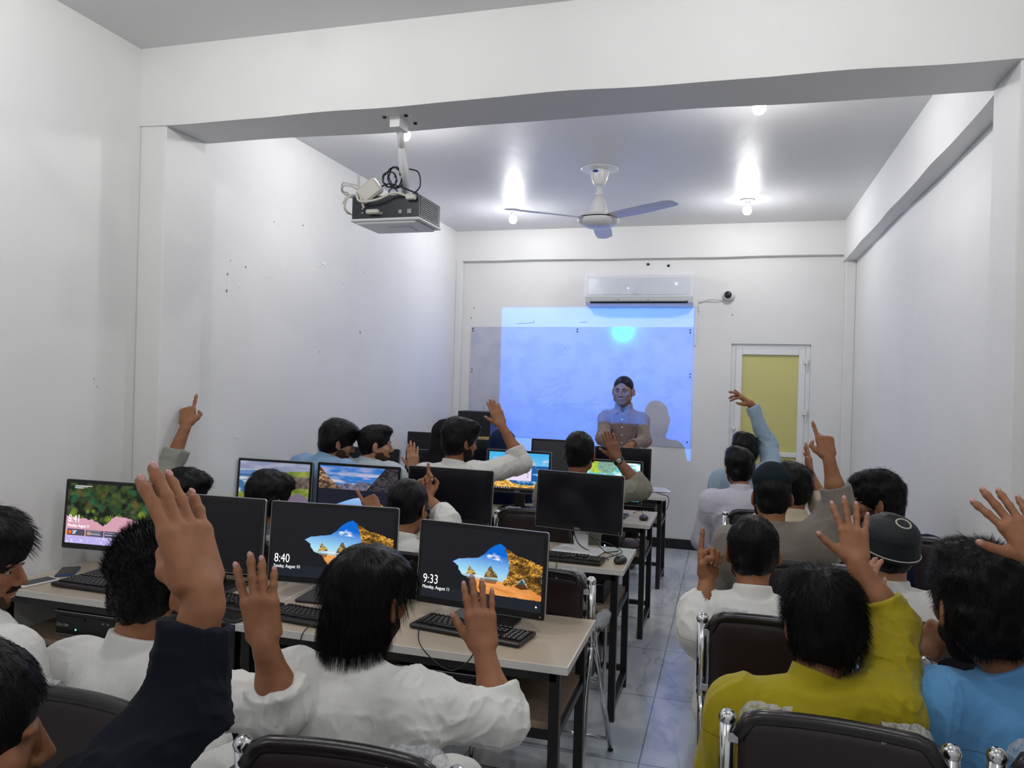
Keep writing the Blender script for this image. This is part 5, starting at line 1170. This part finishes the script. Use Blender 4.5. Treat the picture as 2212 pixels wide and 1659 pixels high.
        MB().ell(H(0, .0915, -.0585), A3(.022, .0085, .0045)*hs, Rm).ell(H(0, .090, -.069), A3(.019, .0085, .0058)*hs, Rm).build('lips', M['lip'], root).matrix_parent_inverse = root.matrix_basis.inverted()
        if beard or face == 'moustache':
            MB().tube([H(-.026, .086, -.056), H(-.012, .098, -.048), H(0, .100, -.046), H(.012, .098, -.048), H(.026, .086, -.056)], [.003, .006, .0055, .006, .003], 8).build('moustache', M['stub'], root).matrix_parent_inverse = root.matrix_basis.inverted()
    if glasses:
        gl = MB()
        for q_ in (-1, 1): gl.tube([H(q_*.074, -.005, .006), H(q_*.070, .05, .008), H(q_*.064, .094, .006)], .0011, 6)
        for q_ in (-1, 1):
            gl.tube([H(q_*.034+.026*math.cos(t), .104-.006*abs(math.cos(t)), -.002+.019*math.sin(t)) for t in np.linspace(0, 2*math.pi, 21)], .0012, 6)
        gl.tube([H(-.009, .106, .002), H(.009, .106, .002)], .0012, 6)
        o = gl.build('spectacle_frame', M['chrome'], root); o.matrix_parent_inverse = root.matrix_basis.inverted()
        for q_ in (-1, 1): l_ = MB().lathe([(.025, 0), (.025, .0012)], H(q_*.034, .1025, -.002), 20, axis=f_).build('lens', M['lens'], o)
    if parts_extra: parts_extra(locals())
    # parts were built in room space: keep them in place under the person
    return root
M['lens'] = mat('dark_lens', (.02, .04, .045), .08, alpha=.75)
M['tan'] = mat('tan_leather', (.30, .15, .06), .5); M['brown'] = mat('brown_leather', (.10, .055, .04), .5)
def teacher_parts(L):
    Nb, tf, ts, root, C = L['Nb'], L['tf'], L['ts'], L['root'], L['C']
    def surf(x, z):                                             # front of the shirt at this spot
        P_ = np.array([Nb+ts*x+tf*t+A3(0, 0, z) for t in np.linspace(.02, .30, 120)]); d = C.ev(P_, .05)+C.disp(P_); k = np.nonzero(d < 0)[0]; return P_[k[-1]] if len(k) else P_[0]
    for z in (-.03, -.10, -.17, -.24, -.31, -.38): worldpart(MB().lathe([(.007, -.002), (.007, .004)], surf(0, z), 12, axis=tf), 'button', M['whitep'], root)
    pk = MB(); co = [surf(-.045, -.16), surf(-.115, -.165), surf(-.115, -.27), surf(-.08, -.285), surf(-.045, -.27)]; co = [c+tf*.003 for c in co]; pk.tube(co+[co[0]], .0022, 5); worldpart(pk, 'chest_pocket', L['sm'], root)
    for q_ in (-1, 1):
        a, b_, c_ = Nb+ts*q_*.062+tf*.03+A3(0, 0, .028), Nb+ts*q_*.012+tf*.078+A3(0, 0, -.022), surf(q_*.062, -.055)+tf*.010; w_ = MB(); vs = [a, b_, c_, a+tf*.006, b_+tf*.007, c_+tf*.007]
        w_.add(vs, [(0, 1, 2), (5, 4, 3), (0, 3, 4, 1), (1, 4, 5, 2), (2, 5, 3, 0)]); worldpart(w_, 'collar_point', L['sm'], root)
def worldpart(mb, name, m_, root): o = mb.build(name, m_, root); o.matrix_parent_inverse = root.matrix_basis.inverted(); return o
def cap_part(kind):
    def fn(L):
        H, Rm, hs, root = L['H'], L['Rm'], L['hs'], L['root']
        if kind == 'pakol':
            c = Vol(); c.cone(H(0, -.012, -.01), H(0, -.006, .080), .089*hs, .087*hs, k=.02, sq=(Rm[:, 0], 1.08)); c.ell(H(0, -.008, .085), A3(.087, .095, .052)*hs, Rm, k=.02); c.box(H(0, 0, -.066), (.12, .14, .040), .003, Rm@np.array(Matrix.Rotation(R(9), 3, 'X')), k=.004, sub=True)
            c.disp = lambda P: .0005*np.sin(((P-L['Hc'])@Rm)[:, 2]*420); m_ = mat('dark_teal_knit', (.008, .016, .022), .85, spec=.15, bump=(190, .8, .004)); c.build('cap', .0042, m_, root)
        else:
            cc_, rr_0 = A3(0, -.014, .054), A3(.097, .117, .080); c = Vol(); c.ell(H(*cc_), rr_0*hs, Rm, k=.02); c.cone(H(0, -.014, .056), H(0, -.014, -.03), .117*hs, .115*hs, k=.004, sq=(Rm[:, 0], 1.2), flat=True, flat0=True); c.box(H(0, 0, -.060), (.13, .15, .050), .003, Rm@np.array(Matrix.Rotation(R(10), 3, 'X')), k=.004, sub=True)
            m_ = mat('black_cap_cloth', (.010, .013, .016), .6, spec=.3, bump=(40, .6, .006)); o = c.build('cap', .0042, m_, root)
            wm = mat('cream_piping', (.55, .50, .42), .6)
            cr = MB(); n0 = A3(.02, -.62, .78); n0 /= np.linalg.norm(n0); t1, t2, _ = frame(n0); ring = []
            for t in np.linspace(0, 2*math.pi, 33):
                d_ = n0+.27*(t1*math.cos(t)+t2*math.sin(t)*.9); d_ /= np.linalg.norm(d_); ring.append(H(*(cc_+d_*rr_0*1.004)))
            cr.tube(ring, .0030, 6)
            e = []
            for t in np.linspace(0, 2*math.pi, 61):
                e.append(H(.0985*math.cos(t), -.014+.1185*math.sin(t), .006+.019*math.sin(t)))
            cr.tube(e, .0020, 6); cr.build('piping', wm, o)
    return fn
def watch_part(kind, idx):
    def fn(L):
        a = L['arms'][idx]; W_, E_ = at(*a['W']), at(*a['E']); fa = (W_-E_)/np.linalg.norm(W_-E_); dn = CAMV(*a.get('N', (0, 0, 1))); dn = dn-fa*(dn@fa); dn /= np.linalg.norm(dn); c = W_-fa*.022; root = L['root']
        w0 = empty('wristwatch'); bpy.data.objects.remove(w0)
        s2 = np.cross(dn, fa); ring = [c+dn*.0235*math.cos(t)+s2*.0305*math.sin(t) for t in np.linspace(0, 2*math.pi, 33)]
        b = MB()
        for off in (-.008, -.003, .003, .008): b.tube([p+fa*off for p in ring], .0034, 6)
        o = worldpart(b, 'watch_strap', M['plastic'] if kind == 'black' else M['chrome'], root)
        f = MB().lathe([(.021, 0), (.021, .008), (.018, .010)], c+dn*.022, 24, axis=dn); k = f.build('watch_case', M['plastic'] if kind == 'black' else M['chrome'], o)
        f = MB().lathe([(.0155, 0), (.0155, .001)], c+dn*.032, 20, axis=dn); k2 = f.build('watch_dial', M['grey'] if kind == 'black' else M['whitep'], k)
    return fn
def arm(s, E, W, T, **k): return dict(s=s, E=E, W=W, T=T, px=True, **k)
WHITE = (.74, .735, .71)
PPL = []
def P(*a, **k): PPL.append((a, k))
P('aa', 'person in white shirt with shoulder length straight black hair and raised right hand', (800, 1168, 1.86), yaw=-14, pitch=-6, tone='mid', hair='long', shirt=WHITE, vox=.0034, beard='trim', strand=9000, seam=.10, collar='shirt', tw=1.0, sw=.172,
  arms=[arm('R', (1078, 1555, 1.84), (1046, 1405, 1.92), (1026, 1228, 1.98), N=(.1, -.1, 1), pose='opent', cuff=.42, cw=.054)])
P('bb', 'person in white collarless shirt with spiky black hair and right hand raised', (352, 1120, 1.95), yaw=-22, pitch=-8, tone='mid', hair='spiky', shirt=WHITE, vox=.0036, beard='trim', strand=9000, seam=.06, tw=1.02, sw=.19, nk=(-.01, 0), hs=1.15,
  arms=[arm('R', (606, 1530, 1.72), (572, 1388, 1.67), (552, 1234, 1.69), sc=1.05, N=(0, 0, 1), pose='tuckb', cuff=.36, cw=.054)])
P('cc', 'person in white shirt at the left edge seen in profile with moustache and short beard', (-42, 1094, 1.95), yaw=-62, pitch=-10, tyaw=-12, tone='mid', hair='fluffy', shirt=WHITE, vox=.004, face=True, beard='trim', strand=4000, seam=.03, nk=(.07, .02), nz=.01, tw=1.05)
P('dd', 'person in black shirt at the lower left corner with one arm raised high', (-92, 1382, 1.0), yaw=-40, pitch=-8, tyaw=-18, tone='mid', hair='short', shirt=(.006, .008, .014), vox=.0032, beard='full', strand=9000, tw=1.0, fold=1.0,
  arms=[arm('R', (400, 1530, 1.10), (440, 1275, 1.12), (350, 990, 1.16), N=(1, 0, .5), sc=1.10, pose='tuck', cuff=.70, cw=.046, sr=.046, cl=.07)])
P('ee', 'person in white shirt seen between the 8:40 and 9:33 screens, finger raised', (884, 1036, 3.45), yaw=-8, pitch=-10, tone='mid', hair='short', shirt=WHITE, vox=.0046, strand=1500, glasses=True,
  arms=[arm('R', (965, 1125, 3.5), (922, 1075, 3.72), (910, 998, 3.78), N=(-.6, 0, -.8), pose='pointt', cuff=.3, cw=.05)])
P('ff', 'person whose bushy hair hides part of the coast picture screen', (582, 1012, 3.65), yaw=-16, pitch=-6, tone='mid', hair='wavy', shirt=(.10, .11, .12), vox=.0048, strand=1500,
  arms=[arm('R', (770, 1190, 3.62), (812, 1108, 3.72), (782, 1052, 3.80), N=(0, 0, 1), pose='point', cuff=.4, cw=.05)])
P('gg', 'person near the left wall in grey green shirt pointing up with a bent arm', (402, 1008, 3.75), yaw=-25, pitch=-6, tone='mid', hair='wavy', shirt=(.30, .31, .27), vox=.0046, strand=1200,
  arms=[arm('L', (355, 1040, 3.82), (402, 918, 3.90), (410, 848, 3.98), N=(0, 0, 1), pose='pointt', cuff=.55, cw=.052)], sh_up=(.12, 0))
P('ll1', 'person in light blue shirt with thick black hair turned right, near the left wall', (730, 903, 4.85), yaw=-48, pitch=-14, tyaw=-18, tone='light', hair='fluffy', shirt=(.25, .40, .62), vox=.005, face=True, beard='trim', strand=900, nz=.045, sw=.20, collar='shirt', hs=1.05)
P('ll2', 'person in pale grey shirt with cropped sides and quiff looking right, hand raised', (812, 916, 4.85), yaw=-58, pitch=-2, tyaw=-16, tone='light', hair='fade', shirt=(.46, .52, .57), vox=.005, face=True, beard='trim', strand=900, nz=.045, sw=.20, collar='shirt', hs=1.0,
  arms=[arm('R', (920, 1090, 4.85), (893, 1015, 4.92), (889, 940, 4.95), N=(0, 0, 1), pose='close', cuff=.3, cw=.05)])
P('ll3', 'person in white shirt with shaggy black hair and beard, bare forearm raised before the whiteboard', (995, 899, 4.75), yaw=-38, pitch=-6, tyaw=-10, tone='mid', hair='fluffy', shirt=(.68, .67, .64), vox=.005, face=True, beard='full', strand=1500, collar='shirt', hs=1.08, tw=1.05, sw=.19,
  arms=[arm('R', (1128, 1000, 4.75), (1083, 918, 4.75), (1060, 857, 4.80), N=(.2, 0, 1), pose='close', cuff=.40, cw=.054)], sh_up=(0, .03))
P('ll6', 'person in olive grey shirt with round black hair, raised right hand wearing a black watch', (1254, 932, 4.55), yaw=-4, pitch=-4, tone='dark', hair='short', shirt=(.23, .22, .175), vox=.0048, strand=1200, hs=1.04,
  arms=[arm('R', (1385, 1058, 4.55), (1332, 990, 4.6), (1309, 928, 4.62), N=(0, 0, 1), pose='close', cuff=.36, cw=.055)], parts_extra=watch_part('black', 0))
P('tt', 'teacher in taupe button shirt standing before the whiteboard with hands resting on a monitor', (1347, 811, 6.9), yaw=176, pitch=-3, tyaw=182, tone='mid', hair='thin', shirt=(.24, .185, .17), vox=.0046, face=True, stand=True, collar='shirt', pants=(.02, .02, .025), hs=1.12, sw=.165, tw=.94, fold=.8, shlow=.045, nz=.01, parts_extra=teacher_parts, fw=1.14,
  arms=[arm('R', (1302, 948, 6.75), (1332, 968, 6.62), (1348, 985, 6.58), N=(0, .8, .6), pose='rest', cuff=.86, cw=.042, sr=.046), arm('L', (1392, 952, 6.75), (1362, 962, 6.60), (1344, 982, 6.55), N=(0, .8, .6), pose='rest', cuff=.82, cw=.042, sr=.046)])
P('s1', 'person in black headscarf behind the shaggy haired student', (962, 905, 5.6), yaw=20, hair='scarf', shirt=(.006, .006, .008), vox=.006, tone='mid')
P('s2', 'person in dark navy headscarf beside the black loudspeaker', (1086, 925, 5.8), yaw=0, hair='scarf', shirt=(.006, .015, .05), vox=.006, tone='mid')
P('r1', 'person in mustard shirt with full black hair and right hand spread', (1782, 1222, 1.95), yaw=4, pitch=-10, roll=-4, tone='mid', hair='fluffy', shirt=(.36, .29, .010), vox=.0034, strand=9000, seam=.12, tw=1.02, sw=.18, hs=1.03, nk=(-.045, 0),
  arms=[arm('R', (1925, 1345, 2.04), (1850, 1215, 2.10), (1838, 1105, 2.16), N=(-.1, 0, 1), pose='spread', cuff=.32, cw=.054)], sh_up=(0, .05))
P('r2', 'person in sky blue shirt with wavy black hair at the right edge, fist at mouth', (2122, 1158, 1.92), yaw=14, pitch=-4, tone='mid', hair='wavy', shirt=(.13, .36, .68), vox=.0034, beard='full', strand=9000, seam=.02, tw=1.08, sw=.185, hs=1.18, nk=(.075, .02),
  arms=[arm('L', (2020, 1600, 2.02), (1992, 1412, 2.06), (2050, 1342, 2.06), N=(-.3, .7, .6), pose='fist', cuff=.3, cw=.05)], parts_extra=watch_part('chrome', 0))
P('r3', 'person in white shirt with cropped wet look hair, left finger raised by the aisle', (1628, 1114, 2.70), yaw=2, pitch=-8, tone='mid', hair='short', shirt=WHITE, vox=.0042, strand=6000, seam=.02, collar='shirt', beard='trim', shoe='sandal',
  arms=[arm('L', (1512, 1362, 2.62), (1527, 1250, 2.70), (1534, 1146, 2.74), N=(-.2, 0, -1), pose='point', cuff=.38, cw=.052)])
P('r4', 'person in white shirt wearing a black cap banded with cream piping', (1918, 1108, 2.74), yaw=22, pitch=4, tone='light', hair='short', shirt=WHITE, vox=.0044, beard='full', seam=.02, parts_extra=cap_part('round'), hs=.97,
  arms=[arm('L', (1840, 1420, 2.5), (1862, 1300, 2.58), (1870, 1232, 2.6), N=(-.6, 0, .6), pose='relax', cuff=.5, cw=.05)])
P('r5', 'person in taupe shirt wearing a dark knitted cap, index finger raised over the door side', (1668, 1010, 3.50), yaw=10, pitch=-4, tone='mid', hair='crew', shirt=(.205, .18, .155), vox=.0044, beard='full', seam=.02, collar='shirt', parts_extra=cap_part('pakol'), tw=1.08, sw=.19,
  arms=[arm('R', (1810, 1085, 3.42), (1790, 988, 3.44), (1774, 916, 3.48), N=(0, 0, 1), pose='pointt', cuff=.32, cw=.058)], sh_up=(0, .05))
P('r6', 'person in cream shirt with smooth black hair behind the knitted cap, narrow hand raised', (1716, 996, 3.95), yaw=0, pitch=-6, tone='mid', hair='fluffy', shirt=(.60, .52, .38), vox=.005, strand=1000, hs=.98,
  arms=[arm('R', (1775, 1090, 3.95), (1752, 1030, 4.05), (1746, 978, 4.1), N=(1, 0, .3), pose='close', cuff=.3, cw=.05)])
P('r7', 'person in navy shirt with spectacles turned to the left by the right wall', (1896, 1010, 4.02), yaw=80, pitch=-4, tyaw=10, tone='mid', hair='wavy', shirt=(.006, .014, .045), vox=.0044, face=True, beard='trim', strand=4000, glasses=True, hs=1.18, nk=(.03, 0))
P('r8', 'person in lilac white shirt with short black hair sitting by the aisle below the door', (1598, 963, 4.88), yaw=14, pitch=-6, tone='light', hair='fluffy', shirt=(.56, .54, .62), vox=.005, strand=900, beard='trim', hs=.98, seam=.02, shoe='brown')
P('r9', 'person in pale blue shirt reaching a drooping hand up in front of the door', (1610, 932, 5.45), yaw=8, pitch=-4, tone='mid', hair='fluffy', shirt=(.30, .40, .50), vox=.005, strand=900, hs=.98,
  arms=[arm('R', (1660, 965, 5.5), (1622, 872, 5.5), (1585, 846, 5.5), N=(.3, .9, .3), pose='droop', cuff=.92, cw=.042)], sh_up=(0, .08))
P('r10', 'person mostly outside the right edge with a spread hand raised', (2660, 1060, 1.36), yaw=8, tone='mid', hair='short', shirt=WHITE, vox=.004, build_legs=True,
  arms=[arm('R', (2440, 1340, 1.58), (2250, 1205, 1.68), (2160, 1085, 1.76), N=(0, 0, 1), pose='spread', cuff=.5, cw=.05, S=(2580, 1500, 1.46))])
for n_ in ('lit_bulb', 'lit_screen', 'screen_text', 'blue_led', 'green_led'): bpy.data.materials[n_].cycles.emission_sampling = 'NONE'     # their light is small next to the lamps
for a, k in PPL: make_person(*a, **k)
